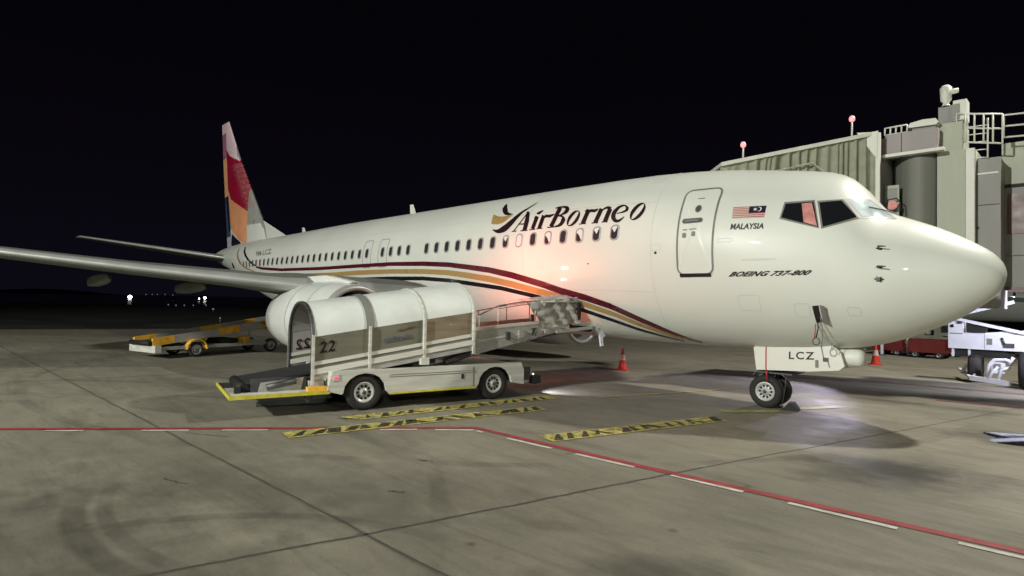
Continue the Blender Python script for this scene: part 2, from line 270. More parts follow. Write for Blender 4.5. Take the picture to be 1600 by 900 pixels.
GW2=[[(2.448,1.2452),(2.349,1.203),(2.253,1.1461),(2.161,1.0775),(2.073,0.9964),(1.99,0.8967)],[(2.468,1.1918),(2.375,1.1552),(2.286,1.1056),(2.2,1.0439),(2.117,0.9729),(2.039,0.8855)],[(2.489,1.137),(2.403,1.1052),(2.319,1.0637),(2.24,1.0099),(2.163,0.9467),(2.089,0.873)],[(2.511,1.0803),(2.432,1.053),(2.354,1.0197),(2.28,0.9746),(2.209,0.9197),(2.14,0.8573)],[(2.536,1.0212),(2.463,0.9987),(2.391,0.9725),(2.322,0.9372),(2.256,0.8919),(2.193,0.8385)],[(2.563,0.959),(2.496,0.9416),(2.43,0.9212),(2.366,0.8962),(2.305,0.8617),(2.246,0.8189)]]
GW2F=[[(2.47,1.2704),(2.357,1.2266),(2.249,1.1654),(2.145,1.0904),(2.046,0.9982),(1.954,0.8847)],[(2.492,1.209),(2.387,1.1709),(2.285,1.1181),(2.188,1.0502),(2.095,0.9699),(2.008,0.8687)],[(2.516,1.1458),(2.418,1.1126),(2.323,1.0691),(2.232,1.0097),(2.145,0.939),(2.062,0.8524)],[(2.543,1.08),(2.451,1.0519),(2.362,1.0172),(2.277,0.9678),(2.196,0.9057),(2.118,0.8335)],[(2.572,1.011),(2.487,0.9882),(2.404,0.9607),(2.325,0.923),(2.249,0.8716),(2.176,0.8098)],[(2.605,0.9376),(2.526,0.9205),(2.449,0.8995),(2.374,0.8732),(2.303,0.8347),(2.235,0.7847)]]
GPINK=[[(2.759,1.2245),(2.714,1.2304),(2.669,1.2359),(2.625,1.241),(2.582,1.2457),(2.538,1.2498)],[(2.773,1.183),(2.73,1.1868),(2.688,1.1903),(2.646,1.1934),(2.604,1.1961),(2.563,1.1984)],[(2.788,1.1403),(2.747,1.142),(2.707,1.1434),(2.668,1.1445),(2.628,1.1452),(2.589,1.1455)],[(2.804,1.0964),(2.766,1.0959),(2.728,1.0951),(2.691,1.094),(2.654,1.0925),(2.617,1.0907)],[(2.821,1.0511),(2.786,1.0481),(2.751,1.045),(2.716,1.0415),(2.681,1.0377),(2.647,1.0336)],[(2.841,1.0039),(2.808,0.9984),(2.775,0.9926),(2.743,0.9866),(2.711,0.9803),(2.679,0.9736)]]
GW3=[[(1.913,0.804),(1.841,0.7096),(1.771,0.6099),(1.701,0.5093),(1.626,0.4308),(1.55,0.3558)],[(1.961,0.7985),(1.891,0.712),(1.826,0.6114),(1.763,0.5006),(1.703,0.3812),(1.641,0.2649)],[(2.009,0.792),(1.942,0.715),(1.88,0.6204),(1.821,0.5114),(1.768,0.3836),(1.724,0.2149)],[(2.058,0.785),(1.994,0.7143),(1.933,0.6323),(1.877,0.53),(1.827,0.4085),(1.785,0.2539)],[(2.109,0.7755),(2.046,0.7133),(1.988,0.639),(1.932,0.5522),(1.884,0.4423),(1.843,0.3031)],[(2.16,0.7616),(2.1,0.7096),(2.043,0.6447),(1.99,0.5675),(1.94,0.4763),(1.899,0.3592)]]
GW3F=[[(1.97,0.9001),(1.874,0.7965),(1.782,0.6795),(1.69,0.5659),(1.591,0.4848),(1.49,0.4107)],[(2.018,0.8761),(1.927,0.783),(1.843,0.6661),(1.763,0.5362),(1.684,0.4032),(1.602,0.276)],[(2.066,0.8517),(1.982,0.7666),(1.903,0.6627),(1.831,0.5332),(1.766,0.3789),(1.718,0.1528)],[(2.116,0.8251),(2.037,0.7499),(1.964,0.6578),(1.896,0.5429),(1.838,0.3953),(1.794,0.1916)],[(2.168,0.7943),(2.094,0.7313),(2.025,0.6505),(1.962,0.5519),(1.906,0.4269),(1.864,0.2525)],[(2.221,0.762),(2.153,0.7073),(2.088,0.6408),(2.029,0.5564),(1.976,0.4521),(1.931,0.3178)]]
FLAG=[(4.034,1.2338),(3.444,1.1974),(3.441,1.0497),(4.054,1.0914)]
MALAYSIA=[(4.043,1.3595),(3.43,1.325),(3.419,1.2597),(4.045,1.2904)]
BOEING=[(4.081,1.842),(2.621,1.7752),(2.596,1.7196),(4.048,1.79)]
REG=[(27.66,1.3783),(25.862,1.2479),(26.149,1.0855),(27.947,1.2003)]
PROBES=[(1.621,1.1707),(1.601,1.4468),(1.599,1.6192)]
DOTS=[(5.635,1.6444),(7.449,1.7578),(4.286,1.1567)]
PANEL=[(2.653,2.1151),(2.548,2.1058),(2.542,2.3254),(2.639,2.334)]
TITLE=[[((9.994,1.2898),(10.031,1.2786)),((9.967,1.2704),(10.004,1.2591)),((9.931,1.2428),(9.968,1.2312)),((9.891,1.21),(9.929,1.1981)),((9.851,1.1753),(9.89,1.1631)),((9.817,1.1421),(9.857,1.1296)),((9.786,1.108),(9.827,1.0951)),((9.755,1.0702),(9.797,1.0568)),((9.729,1.0324),(9.772,1.0185)),((9.709,0.9989),(9.754,0.9844)),((9.697,0.9744),(9.742,0.9595))],[((9.79,0.9525),(9.671,0.9686)),((9.776,0.9782),(9.645,0.9952)),((9.755,1.0133),(9.614,1.0311)),((9.734,1.0525),(9.583,1.0714)),((9.718,1.0912),(9.555,1.1121)),((9.708,1.1254),(9.535,1.1494)),((9.697,1.16),(9.527,1.1849)),((9.689,1.1968),(9.524,1.2217)),((9.686,1.2319),(9.525,1.2562)),((9.686,1.2616),(9.528,1.2851)),((9.686,1.2825),(9.531,1.305))],[((9.902,1.189),(9.92,1.1673)),((9.844,1.1907),(9.862,1.169)),((9.761,1.193),(9.779,1.1715)),((9.678,1.1953),(9.695,1.1739)),((9.621,1.1969),(9.639,1.1756))],[((10.07,1.2951),(10.082,1.2788)),((10.034,1.2955),(10.047,1.2792)),((9.983,1.296),(9.995,1.2798)),((9.931,1.2966),(9.943,1.2804)),((9.896,1.2969),(9.908,1.2807))],[((9.746,1.2995),(9.758,1.2834)),((9.692,1.2995),(9.705,1.2835)),((9.615,1.2995),(9.627,1.2836)),((9.538,1.2995),(9.55,1.2836)),((9.485,1.2995),(9.497,1.2837))],[((9.372,1.0618),(9.226,1.0924)),((9.369,1.1061),(9.225,1.1353)),((9.371,1.1681),(9.231,1.1955)),((9.381,1.2273),(9.244,1.2533)),((9.391,1.2666),(9.257,1.2918))],[((9.329,1.0405),(9.367,1.0169)),((9.316,1.0417),(9.362,1.0128)),((9.3,1.0425),(9.355,1.0083)),((9.281,1.0426),(9.346,1.0034)),((9.258,1.0416),(9.335,0.9977)),((9.235,1.0392),(9.325,0.991)),((9.219,1.029),(9.299,0.9881)),((9.201,1.017),(9.269,0.9829)),((9.183,1.0045),(9.238,0.977)),((9.169,0.9929),(9.211,0.9721)),((9.162,0.9837),(9.189,0.9698))],[((9.424,1.2976),(9.437,1.2818)),((9.381,1.2972),(9.393,1.2815)),((9.318,1.2967),(9.33,1.281)),((9.255,1.2962),(9.267,1.2805)),((9.212,1.2958),(9.224,1.2802))],[((9.367,1.1134),(9.401,1.0942)),((9.346,1.1086),(9.38,1.0894)),((9.316,1.1016),(9.35,1.0824)),((9.285,1.0947),(9.32,1.0753)),((9.265,1.0899),(9.299,1.0704))],[((9.137,1.061),(8.994,1.0906)),((9.133,1.106),(8.993,1.1341)),((9.134,1.1687),(8.997,1.1951)),((9.142,1.2286),(9.009,1.2536)),((9.152,1.2683),(9.021,1.2925))],[((9.056,1.1358),(9.089,1.1209)),((9.036,1.1329),(9.082,1.1123)),((9.012,1.1273),(9.07,1.1008)),((8.985,1.1211),(9.055,1.0879)),((8.958,1.1167),(9.036,1.0754)),((8.937,1.116),(9.012,1.0652)),((8.927,1.1157),(8.976,1.0636)),((8.913,1.1171),(8.942,1.0665)),((8.89,1.1201),(8.917,1.0699)),((8.857,1.1232),(8.899,1.0719)),((8.82,1.1231),(8.883,1.072)),((8.79,1.116),(8.854,1.0724)),((8.759,1.1069),(8.817,1.0704)),((8.731,1.0972),(8.78,1.0672)),((8.708,1.0881),(8.746,1.0646)),((8.693,1.0809),(8.721,1.0638))],[((9.175,1.2913),(9.186,1.2757)),((9.132,1.2913),(9.144,1.2757)),((9.07,1.2913),(9.082,1.2757)),((9.008,1.2913),(9.02,1.2758)),((8.966,1.2912),(8.978,1.2758))],[((8.686,0.9379),(8.529,0.9801)),((8.683,0.9646),(8.528,1.0053)),((8.68,1.001),(8.529,1.04)),((8.681,1.0415),(8.534,1.0788)),((8.686,1.0812),(8.542,1.1171)),((8.693,1.1159),(8.551,1.1508)),((8.703,1.1482),(8.564,1.1824)),((8.716,1.1811),(8.579,1.2145)),((8.731,1.2117),(8.595,1.2444)),((8.744,1.2374),(8.61,1.2694)),((8.755,1.2555),(8.622,1.2871))],[((8.75,0.9755),(8.777,0.9554)),((8.72,0.974),(8.75,0.9524)),((8.679,0.9711),(8.711,0.9479)),((8.632,0.9683),(8.665,0.9434)),((8.584,0.9669),(8.616,0.9404)),((8.541,0.9683),(8.569,0.9404)),((8.494,0.9761),(8.524,0.9401)),((8.446,0.9857),(8.475,0.9422)),((8.402,0.9964),(8.425,0.9467)),((8.372,1.0063),(8.374,0.9546)),((8.373,1.0088),(8.314,0.9722)),((8.387,1.0002),(8.267,1.0044)),((8.386,1.0021),(8.253,1.0295)),((8.385,1.0112),(8.254,1.0487)),((8.389,1.0221),(8.262,1.0649)),((8.396,1.0314),(8.276,1.079)),((8.4,1.0423),(8.302,1.0882)),((8.412,1.0537),(8.333,1.0952)),((8.43,1.0649),(8.367,1.1005)),((8.45,1.0754),(8.401,1.1046)),((8.47,1.085),(8.434,1.1075)),((8.494,1.0907),(8.463,1.112)),((8.522,1.0954),(8.495,1.1152)),((8.549,1.0993),(8.526,1.1175)),((8.573,1.1025),(8.552,1.119)),((8.59,1.1052),(8.571,1.12))],[((8.575,1.1201),(8.586,1.1051)),((8.548,1.1229),(8.563,1.1046)),((8.512,1.1257),(8.529,1.104)),((8.472,1.1292),(8.489,1.1044)),((8.437,1.1339),(8.447,1.1067)),((8.416,1.1392),(8.406,1.1131)),((8.407,1.146),(8.367,1.1236)),((8.4,1.1537),(8.332,1.1375)),((8.397,1.1613),(8.301,1.1544)),((8.397,1.1684),(8.277,1.1733)),((8.401,1.1743),(8.261,1.1933)),((8.399,1.1842),(8.265,1.2114)),((8.4,1.1977),(8.275,1.2291)),((8.406,1.2117),(8.291,1.2461)),((8.417,1.2243),(8.314,1.2617)),((8.43,1.234),(8.343,1.2744)),((8.445,1.2428),(8.38,1.2818)),((8.468,1.2506),(8.421,1.2858)),((8.497,1.2574),(8.463,1.2875)),((8.532,1.2634),(8.507,1.2879)),((8.57,1.2688),(8.552,1.2877)),((8.617,1.2708),(8.602,1.2891)),((8.672,1.2716),(8.66,1.2891)),((8.729,1.2716),(8.718,1.2884)),((8.779,1.2714),(8.768,1.2875)),((8.814,1.2715),(8.803,1.2868))],[((7.831,1.1853),(7.933,1.1806)),((7.848,1.2155),(7.957,1.2063)),((7.878,1.2427),(7.986,1.2297)),((7.918,1.2653),(8.017,1.2494)),((7.964,1.2818),(8.049,1.2641)),((8.014,1.2914),(8.077,1.2729)),((8.063,1.2934),(8.101,1.2753)),((8.108,1.2877),(8.118,1.2712)),((8.146,1.2746),(8.127,1.2608)),((8.175,1.2547),(8.129,1.2447)),((8.193,1.2293),(8.123,1.2238)),((8.2,1.1998),(8.109,1.1994)),((8.196,1.168),(8.091,1.1731)),((8.181,1.1362),(8.068,1.1466)),((8.156,1.1066),(8.042,1.1218)),((8.122,1.0813),(8.015,1.1004)),((8.081,1.0625),(7.989,1.0841)),((8.035,1.0518),(7.963,1.0743)),((7.987,1.0501),(7.941,1.0717)),((7.939,1.0574),(7.922,1.0766)),((7.896,1.0731),(7.909,1.0885)),((7.861,1.0957),(7.903,1.1064)),((7.837,1.1233),(7.905,1.1289)),((7.827,1.1539),(7.915,1.1542)),((7.831,1.1853),(7.933,1.1806))],[((7.688,1.0413),(7.55,1.0751)),((7.691,1.0875),(7.556,1.1197)),((7.703,1.152),(7.571,1.1822)),((7.722,1.2136),(7.593,1.2421)),((7.738,1.2543),(7.611,1.2819))],[((7.615,1.1311),(7.646,1.1162)),((7.597,1.1273),(7.64,1.1076)),((7.576,1.1206),(7.63,1.0957)),((7.553,1.1133),(7.615,1.0824)),((7.529,1.1079),(7.598,1.0695)),((7.511,1.1065),(7.575,1.059)),((7.5,1.106),(7.541,1.0569)),((7.483,1.1073),(7.509,1.0592)),((7.459,1.1101),(7.482,1.0625)),((7.43,1.113),(7.462,1.0647)),((7.398,1.113),(7.45,1.0649)),((7.374,1.1066),(7.431,1.0654)),((7.354,1.0985),(7.409,1.0635)),((7.338,1.09),(7.387,1.0606)),((7.326,1.0822),(7.367,1.0579)),((7.319,1.0761),(7.351,1.0568))],[((7.774,1.2801),(7.785,1.2647)),((7.733,1.2794),(7.744,1.2641)),((7.672,1.2785),(7.683,1.2632)),((7.612,1.2775),(7.623,1.2622)),((7.572,1.2767),(7.582,1.2616))],[((7.708,1.0873),(7.732,1.0701)),((7.687,1.0838),(7.711,1.0666)),((7.656,1.0788),(7.68,1.0615)),((7.625,1.0738),(7.649,1.0564)),((7.604,1.0703),(7.628,1.0529))],[((7.298,1.0489),(7.167,1.0824)),((7.305,1.0938),(7.177,1.1257)),((7.321,1.1565),(7.196,1.1864)),((7.343,1.2164),(7.221,1.2449)),((7.362,1.2563),(7.241,1.2838))],[((7.25,1.1377),(7.277,1.1252)),((7.233,1.1299),(7.263,1.1159)),((7.21,1.1182),(7.243,1.1026)),((7.183,1.105),(7.219,1.0875)),((7.157,1.0928),(7.195,1.073)),((7.133,1.0842),(7.173,1.0617)),((7.112,1.08),(7.153,1.0529)),((7.091,1.0777),(7.134,1.0462)),((7.072,1.0771),(7.113,1.0411)),((7.054,1.0778),(7.092,1.0378)),((7.039,1.0796),(7.067,1.0362)),((7.026,1.0821),(7.038,1.0385)),((7.011,1.0865),(7.008,1.0438)),((6.994,1.0923),(6.982,1.0497)),((6.976,1.0984),(6.962,1.0542)),((6.962,1.1032),(6.95,1.0564))],[((7.041,1.0632),(6.91,1.0945)),((7.045,1.1043),(6.916,1.1342)),((7.056,1.1619),(6.93,1.1902)),((7.073,1.2173),(6.949,1.2442)),((7.086,1.2541),(6.964,1.2802))],[((7.399,1.2793),(7.409,1.2643)),((7.361,1.2789),(7.37,1.2639)),((7.305,1.2782),(7.315,1.2632)),((7.25,1.2774),(7.26,1.2625)),((7.212,1.2769),(7.222,1.2621))],[((7.111,1.2751),(7.121,1.2603)),((7.076,1.2745),(7.086,1.2597)),((7.025,1.2736),(7.035,1.2589)),((6.974,1.2727),(6.984,1.258)),((6.94,1.272),(6.949,1.2574))],[((6.493,1.0667),(6.519,1.0889)),((6.504,1.0629),(6.531,1.0829)),((6.521,1.056),(6.545,1.075)),((6.544,1.0473),(6.56,1.0676)),((6.572,1.0394),(6.574,1.0617)),((6.601,1.0356),(6.59,1.0582)),((6.63,1.0331),(6.609,1.0593)),((6.661,1.0326),(6.631,1.0618)),((6.693,1.0344),(6.655,1.0662)),((6.725,1.0391),(6.677,1.0725)),((6.755,1.0471),(6.695,1.0809)),((6.783,1.0583),(6.711,1.0934)),((6.811,1.0728),(6.728,1.1092)),((6.837,1.0894),(6.744,1.1266)),((6.86,1.1068),(6.755,1.1436)),((6.878,1.1245),(6.761,1.1582)),((6.885,1.1438),(6.764,1.1697)),((6.887,1.1634),(6.763,1.1814)),((6.884,1.1825),(6.76,1.1928)),((6.877,1.2006),(6.754,1.2033)),((6.866,1.218),(6.747,1.2114)),((6.846,1.235),(6.743,1.2178)),((6.822,1.2504),(6.736,1.2244)),((6.795,1.2635),(6.727,1.2308)),((6.766,1.2743),(6.718,1.2361)),((6.735,1.2823),(6.711,1.2394)),((6.704,1.2863),(6.703,1.2423)),((6.674,1.287),(6.692,1.2447)),((6.647,1.2851),(6.677,1.2461)),((6.621,1.2808),(6.659,1.246)),((6.597,1.2744),(6.64,1.2443)),((6.574,1.2637),(6.616,1.24)),((6.551,1.2502),(6.588,1.2316)),((6.53,1.2359),(6.56,1.2217)),((6.514,1.2229),(6.536,1.2127)),((6.504,1.2134),(6.517,1.2071))],[((6.743,1.1632),(6.752,1.153)),((6.722,1.1631),(6.732,1.1508)),((6.692,1.1626),(6.704,1.1483)),((6.658,1.1616),(6.673,1.1453)),((6.623,1.1599),(6.641,1.1417)),((6.593,1.1575),(6.615,1.1374)),((6.564,1.1549),(6.592,1.132)),((6.536,1.1516),(6.57,1.126)),((6.51,1.1475),(6.55,1.1195)),((6.486,1.142),(6.536,1.1128)),((6.465,1.1339),(6.53,1.1071)),((6.454,1.1209),(6.529,1.1025)),((6.453,1.1062),(6.532,1.0957)),((6.456,1.093),(6.538,1.0866)),((6.46,1.083),(6.545,1.0769)),((6.461,1.077),(6.55,1.069))],[((6.016,1.1525),(6.113,1.1504)),((6.036,1.1829),(6.14,1.1767)),((6.068,1.2105),(6.172,1.2008)),((6.108,1.2337),(6.205,1.2212)),((6.155,1.2511),(6.237,1.2365)),((6.203,1.2617),(6.265,1.246)),((6.25,1.2648),(6.288,1.2489)),((6.292,1.2601),(6.304,1.2452)),((6.327,1.248),(6.311,1.235)),((6.353,1.229),(6.309,1.219)),((6.367,1.2043),(6.3,1.1981)),((6.37,1.1754),(6.283,1.1735)),((6.361,1.1441),(6.26,1.1468)),((6.342,1.1124),(6.234,1.1198)),((6.313,1.0826),(6.205,1.0943)),((6.277,1.0569),(6.175,1.0722)),((6.234,1.0373),(6.147,1.0552)),((6.189,1.0255),(6.121,1.0447)),((6.143,1.0224),(6.1,1.0414)),((6.099,1.0284),(6.083,1.0458)),((6.061,1.0428),(6.073,1.0574)),((6.032,1.0644),(6.071,1.0752)),((6.013,1.0912),(6.077,1.0978)),((6.008,1.1213),(6.091,1.1235)),((6.016,1.1525),(6.113,1.1504))]]
SWOOSH=[((10.886,1.2264),(10.883,1.2186)),((10.856,1.2378),(10.848,1.2202)),((10.812,1.2524),(10.801,1.2249)),((10.758,1.2682),(10.75,1.2295)),((10.696,1.2829),(10.705,1.2313)),((10.628,1.2932),(10.674,1.2284)),((10.564,1.2961),(10.645,1.224)),((10.503,1.2956),(10.613,1.2174)),((10.443,1.2922),(10.581,1.2086)),((10.384,1.286),(10.55,1.1975)),((10.326,1.2771),(10.521,1.1846)),((10.279,1.2596),(10.48,1.1743)),((10.237,1.2393),(10.439,1.1599)),((10.199,1.2176),(10.398,1.1425)),((10.164,1.1957),(10.357,1.1236)),((10.132,1.1743),(10.318,1.1049)),((10.103,1.152),(10.281,1.087)),((10.077,1.1287),(10.246,1.0679)),((10.054,1.1054),(10.212,1.0481)),((10.032,1.0828),(10.179,1.0285)),((10.011,1.0614),(10.146,1.0101)),((9.99,1.0417),(10.115,0.9929)),((9.971,1.0229),(10.086,0.9769)),((9.952,1.0048),(10.056,0.9616)),((9.931,0.987),(10.025,0.9469)),((9.909,0.9693),(9.991,0.9323)),((9.881,0.953),(9.957,0.9176)),((9.851,0.9374),(9.92,0.904)),((9.819,0.9217),(9.882,0.8908)),((9.786,0.9053),(9.844,0.8771)),((9.754,0.8873),(9.806,0.862)),((9.72,0.8656),(9.765,0.8437)),((9.683,0.8407),(9.721,0.8222)),((9.649,0.8152),(9.679,0.8003)),((9.622,0.792),(9.644,0.7811)),((9.605,0.7745),(9.618,0.7679))]
WINGG=[((11.025,1.117),(11.141,0.9237)),((10.995,1.119),(11.098,0.9336)),((10.947,1.1238),(11.045,0.9455)),((10.885,1.1303),(10.991,0.957)),((10.815,1.1364),(10.945,0.9663)),((10.745,1.1397),(10.91,0.9725)),((10.686,1.1366),(10.872,0.9798)),((10.634,1.1311),(10.826,0.986)),((10.588,1.1241),(10.779,0.9907)),((10.546,1.1158),(10.732,0.9942)),((10.508,1.1064),(10.689,0.9968)),((10.476,1.0955),(10.652,0.9984)),((10.45,1.0833),(10.616,0.9984)),((10.429,1.0705),(10.58,0.9968)),((10.412,1.0577),(10.543,0.9942)),((10.396,1.0451),(10.504,0.9916)),((10.375,1.0321),(10.465,0.988)),((10.352,1.0179),(10.423,0.9834)),((10.332,1.0037),(10.383,0.9789)),((10.317,0.9906),(10.348,0.9756)),((10.309,0.9799),(10.319,0.9748))]
WINGM=[((10.952,0.6724),(10.927,0.6793)),((10.959,0.6874),(10.872,0.7111)),((10.958,0.7117),(10.815,0.7494)),((10.952,0.741),(10.76,0.7878)),((10.943,0.7724),(10.71,0.8206)),((10.928,0.8049),(10.667,0.8425)),((10.882,0.8393),(10.654,0.8543)),((10.836,0.8697),(10.637,0.8669)),((10.788,0.898),(10.621,0.8777)),((10.737,0.9242),(10.607,0.8858)),((10.681,0.9489),(10.6,0.8898)),((10.619,0.9667),(10.598,0.8951)),((10.565,0.9771),(10.584,0.9035)),((10.521,0.9823),(10.557,0.9141)),((10.484,0.9846),(10.523,0.9253)),((10.448,0.9859),(10.486,0.9363)),((10.408,0.9873),(10.446,0.9459)),((10.367,0.9874),(10.4,0.9549)),((10.329,0.9865),(10.353,0.963)),((10.297,0.9848),(10.312,0.9704)),((10.276,0.9824),(10.281,0.9771))]
# ================================================================ AIRLINER
plane = thing('airliner', 'white airliner lettered AirBorneo, with maroon, gold and black ribbon stripes along its side', 'airplane', (-19, 0, 0), world=True)
def loft_fuselage(m, stations, na=64):
    rings = []
    for s in stations: rings.append([fus_pt(s, 2*math.pi*k/na) for k in range(na)])
    vs = [p for r in rings for p in r]; fs = []
    for i in range(len(rings)-1):
        for k in range(na):
            k2 = (k+1) % na; fs.append((i*na+k, (i+1)*na+k, (i+1)*na+k2, i*na+k2))
    tip = len(vs); vs.append(fus_pt(0, 0)); fs += [(tip, k, (k+1) % na) for k in range(na)]
    b = (len(rings)-1)*na; fs.append(tuple(b+k for k in range(na)))
    return vs, fs
stn = [.01, .025, .05, .085, .13, .19, .27, .36, .48, .6, .75, .9, 1.05, 1.2, 1.4, 1.6, 1.75, 1.85, 1.95, 2.07, 2.2, 2.32, 2.45, 2.6, 2.75, 3, 3.3, 3.6, 4, 4.5, 5, 5.5, 6, 6.5, 7.5, 9]+[10+k for k in range(0, 29)]+[38.35, 38.7]
vs, fs = loft_fuselage(white_paint, stn)
mb = MB(); mb.add(vs, fs, white_paint, True)
# ---- panel seams, fine relief is in the paint; wing to body fairing is its own part
fus = mb.done('fuselage', plane)
mb = MB()
prof = [(-11.6, .02), (-12.4, .75), (-13.6, 1.2), (-15.5, 1.5), (-18, 1.55), (-20.5, 1.42), (-22.2, .95), (-23.4, .02)]
vs = []; fs = []; NA = 24
for x, r in prof:
    for k in range(NA):
        t = 2*math.pi*k/NA; vs.append((x, 1.32*r/1.3*1.02*math.cos(t), 1.62+ .56*r/1.3*math.sin(t)))
for i in range(len(prof)-1):
    for k in range(NA): fs.append((i*NA+k, i*NA+(k+1) % NA, (i+1)*NA+(k+1) % NA, (i+1)*NA+k))
mb.add(vs, fs, white_paint, True); mb.done('wing_body_fairing', plane)

def strip(name, pairs, m, off=.006, sub=4, parent=plane, smooth=True, mb=None):
    own = mb is None
    if own: mb = MB()
    vs = []; fs = []; n = sub+1
    for (s0, a0), (s1, a1) in pairs:
        for k in range(n):
            t = k/sub; vs.append(fus_pt(s0+(s1-s0)*t, a0+(a1-a0)*t, off))
    for i in range(len(pairs)-1):
        for k in range(sub): fs.append((i*n+k, i*n+k+1, (i+1)*n+k+1, (i+1)*n+k))
    mb.add(vs, fs, m, smooth)
    if own: return mb.done(name, parent, fix=False)
MAROON = [p for p in MAROON if p[0][1] < 2.9]
GOLD = [p for p in GOLD if p[1][1] < 2.9]
BLACK = [p for p in BLACK if p[1][1] < 2.9]
strip('ribbon_stripe', MAROON, maroon)['label'] = 'maroon ribbon stripe'
strip('ribbon_stripe', GOLD, gold)['label'] = 'gold ribbon stripe'
strip('ribbon_stripe', BLACK, black)['label'] = 'black ribbon stripe'
strip('ribbon_stripe', TAILB, black, off=.008)['label'] = 'black stripe curling up the tail'
strip('ribbon_stripe', TAILG, gold, off=.008)['label'] = 'gold stripe curling up the tail'
strip('ribbon_stripe', TAILC[:5], black, off=.008)['label'] = 'short black stripe on the tail'
# ---- airline lettering and bird emblem
def letters(name, groups, m):
    mb = MB(); mb.weld = False
    for i, g in enumerate(groups): strip('', g, m, off=.005+.0006*(i % 5), sub=2, mb=mb)
    return mb.done(name, plane, fix=False)
letters('airline_lettering', TITLE, ink)
mb = MB(); strip('', SWOOSH, ink, mb=mb); strip('', WINGM, ink, mb=mb, off=.007); strip('', WINGG, gold, mb=mb, off=.008); mb.done('bird_emblem', plane, fix=False)
def bil(Q, u, v):
    (s0, a0), (s1, a1), (s2, a2), (s3, a3) = Q
    return ((s0*(1-u)+s1*u)*(1-v)+(s3*(1-u)+s2*u)*v, (a0*(1-u)+a1*u)*(1-v)+(a3*(1-u)+a2*u)*v)
def decal_text(name, Q, txt, m, off=.006, shear=0., bold=0., space=1.):
    v, f = text_mesh(txt, 1, shear, bold, space); mb = MB(); mb.weld = False
    mb.add([fus_pt(*bil(Q, x, y), off) for x, y in v], f, m); return mb.done(name, plane, fix=False)
decal_text('country_lettering', MALAYSIA, 'MALAYSIA', ink, bold=.03, shear=.1)
decal_text('type_lettering', BOEING, 'BOEING 737-800', ink, shear=.55, bold=.04, space=1.05)
decal_text('registration_lettering', REG, '9M-LCZ', seal, bold=.02)
# ---- flag
mb = MB(); mb.weld = False
fl_red = mat('flag_red', (.42, .09, .08), .4); fl_wht = mat('flag_white', (.62, .56, .50), .4); fl_blu = mat('flag_blue', (.012, .012, .05), .4); fl_yel = mat('flag_cream', (.75, .72, .6), .4)
def fq(u0, u1, v0, v1, m, off):
    n = 6; vs = []
    for k in range(n+1):
        u = u0+(u1-u0)*k/n; vs += [fus_pt(*bil(FLAG, u, v0), off), fus_pt(*bil(FLAG, u, v1), off)]
    mb.add(vs, [(2*k, 2*k+2, 2*k+3, 2*k+1) for k in range(n)], m)
for k in range(14): fq(0, 1, k/14, (k+1)/14, fl_red if k % 2 else fl_wht, .005)
fq(.5, 1, 6/14, 1, fl_blu, .007)
def fpoly(P, m, off):
    c = (sum(p[0] for p in P)/len(P), sum(p[1] for p in P)/len(P)); n = len(P)
    mb.add([fus_pt(*bil(FLAG, *c), off)]+[fus_pt(*bil(FLAG, *p), off) for p in P], [(0, i+1, (i+1) % n+1) for i in range(n)], m)
fpoly([(.69+(.07 if k % 2 else .032)*math.cos(k*math.pi/8), .72+(.17 if k % 2 else .08)*math.sin(k*math.pi/8)) for k in range(16)], fl_yel, .009)
cr = []
for k in range(13):
    t = -1.9+k*3.8/12; cr.append(((.80+.085*math.cos(t), .72+.19*math.sin(t)), (.785+.062*math.cos(t), .72+.15*math.sin(t))))
mb.add([fus_pt(*bil(FLAG, *p), .009) for q in cr for p in q], [(2*k, 2*k+2, 2*k+3, 2*k+1) for k in range(12)], fl_yel)
mb.done('flag', plane, fix=False)
# ---- cabin windows: rim + pane each
def rrect(w, h, r, n=4):
    P = []
    for cx_, cy_, a0 in ((w-r, h-r, 0), (-w+r, h-r, 90), (-w+r, -h+r, 180), (w-r, -h+r, 270)):
        for k in range(n+1):
            a = math.radians(a0+90*k/n); P.append((cx_+r*math.cos(a), cy_+r*math.sin(a)))
    return P
WZ = 3.76
def fus_sz(s, z, off): return fus_pt(s, ang_at_z(s, z), off)
def win_meshes(s, w, h, side=1, zc=WZ):
    O = rrect(w, h, .1); I = rrect(w*.70, h*.80, .075)
    def P(u, v, off):
        x, y, z = fus_sz(s+u, zc+v, off); return (x, y*side, z)
    rim = [P(u, v, .004) for u, v in O]+[P(u, v, .014) for u, v in I]
    n = len(O); rf = [(i, (i+1) % n, (i+1) % n+n, i+n) for i in range(n)]
    pane = [P(0, 0, .009)]+[P(u, v, .009) for u, v in I]; pf = [(0, i+1, (i+1) % n+1) for i in range(n)]
    return rim, rf, pane, pf
rim_mat = mat('window_rim', (.36, .35, .34), .45, var=.08)
states = ['half', 'half', 'mix', 'dark', 'mix', 'dark', 'lit', 'half', 'dark', 'dark', 'dark', 'dark', 'dark', 'dark', 'dark']
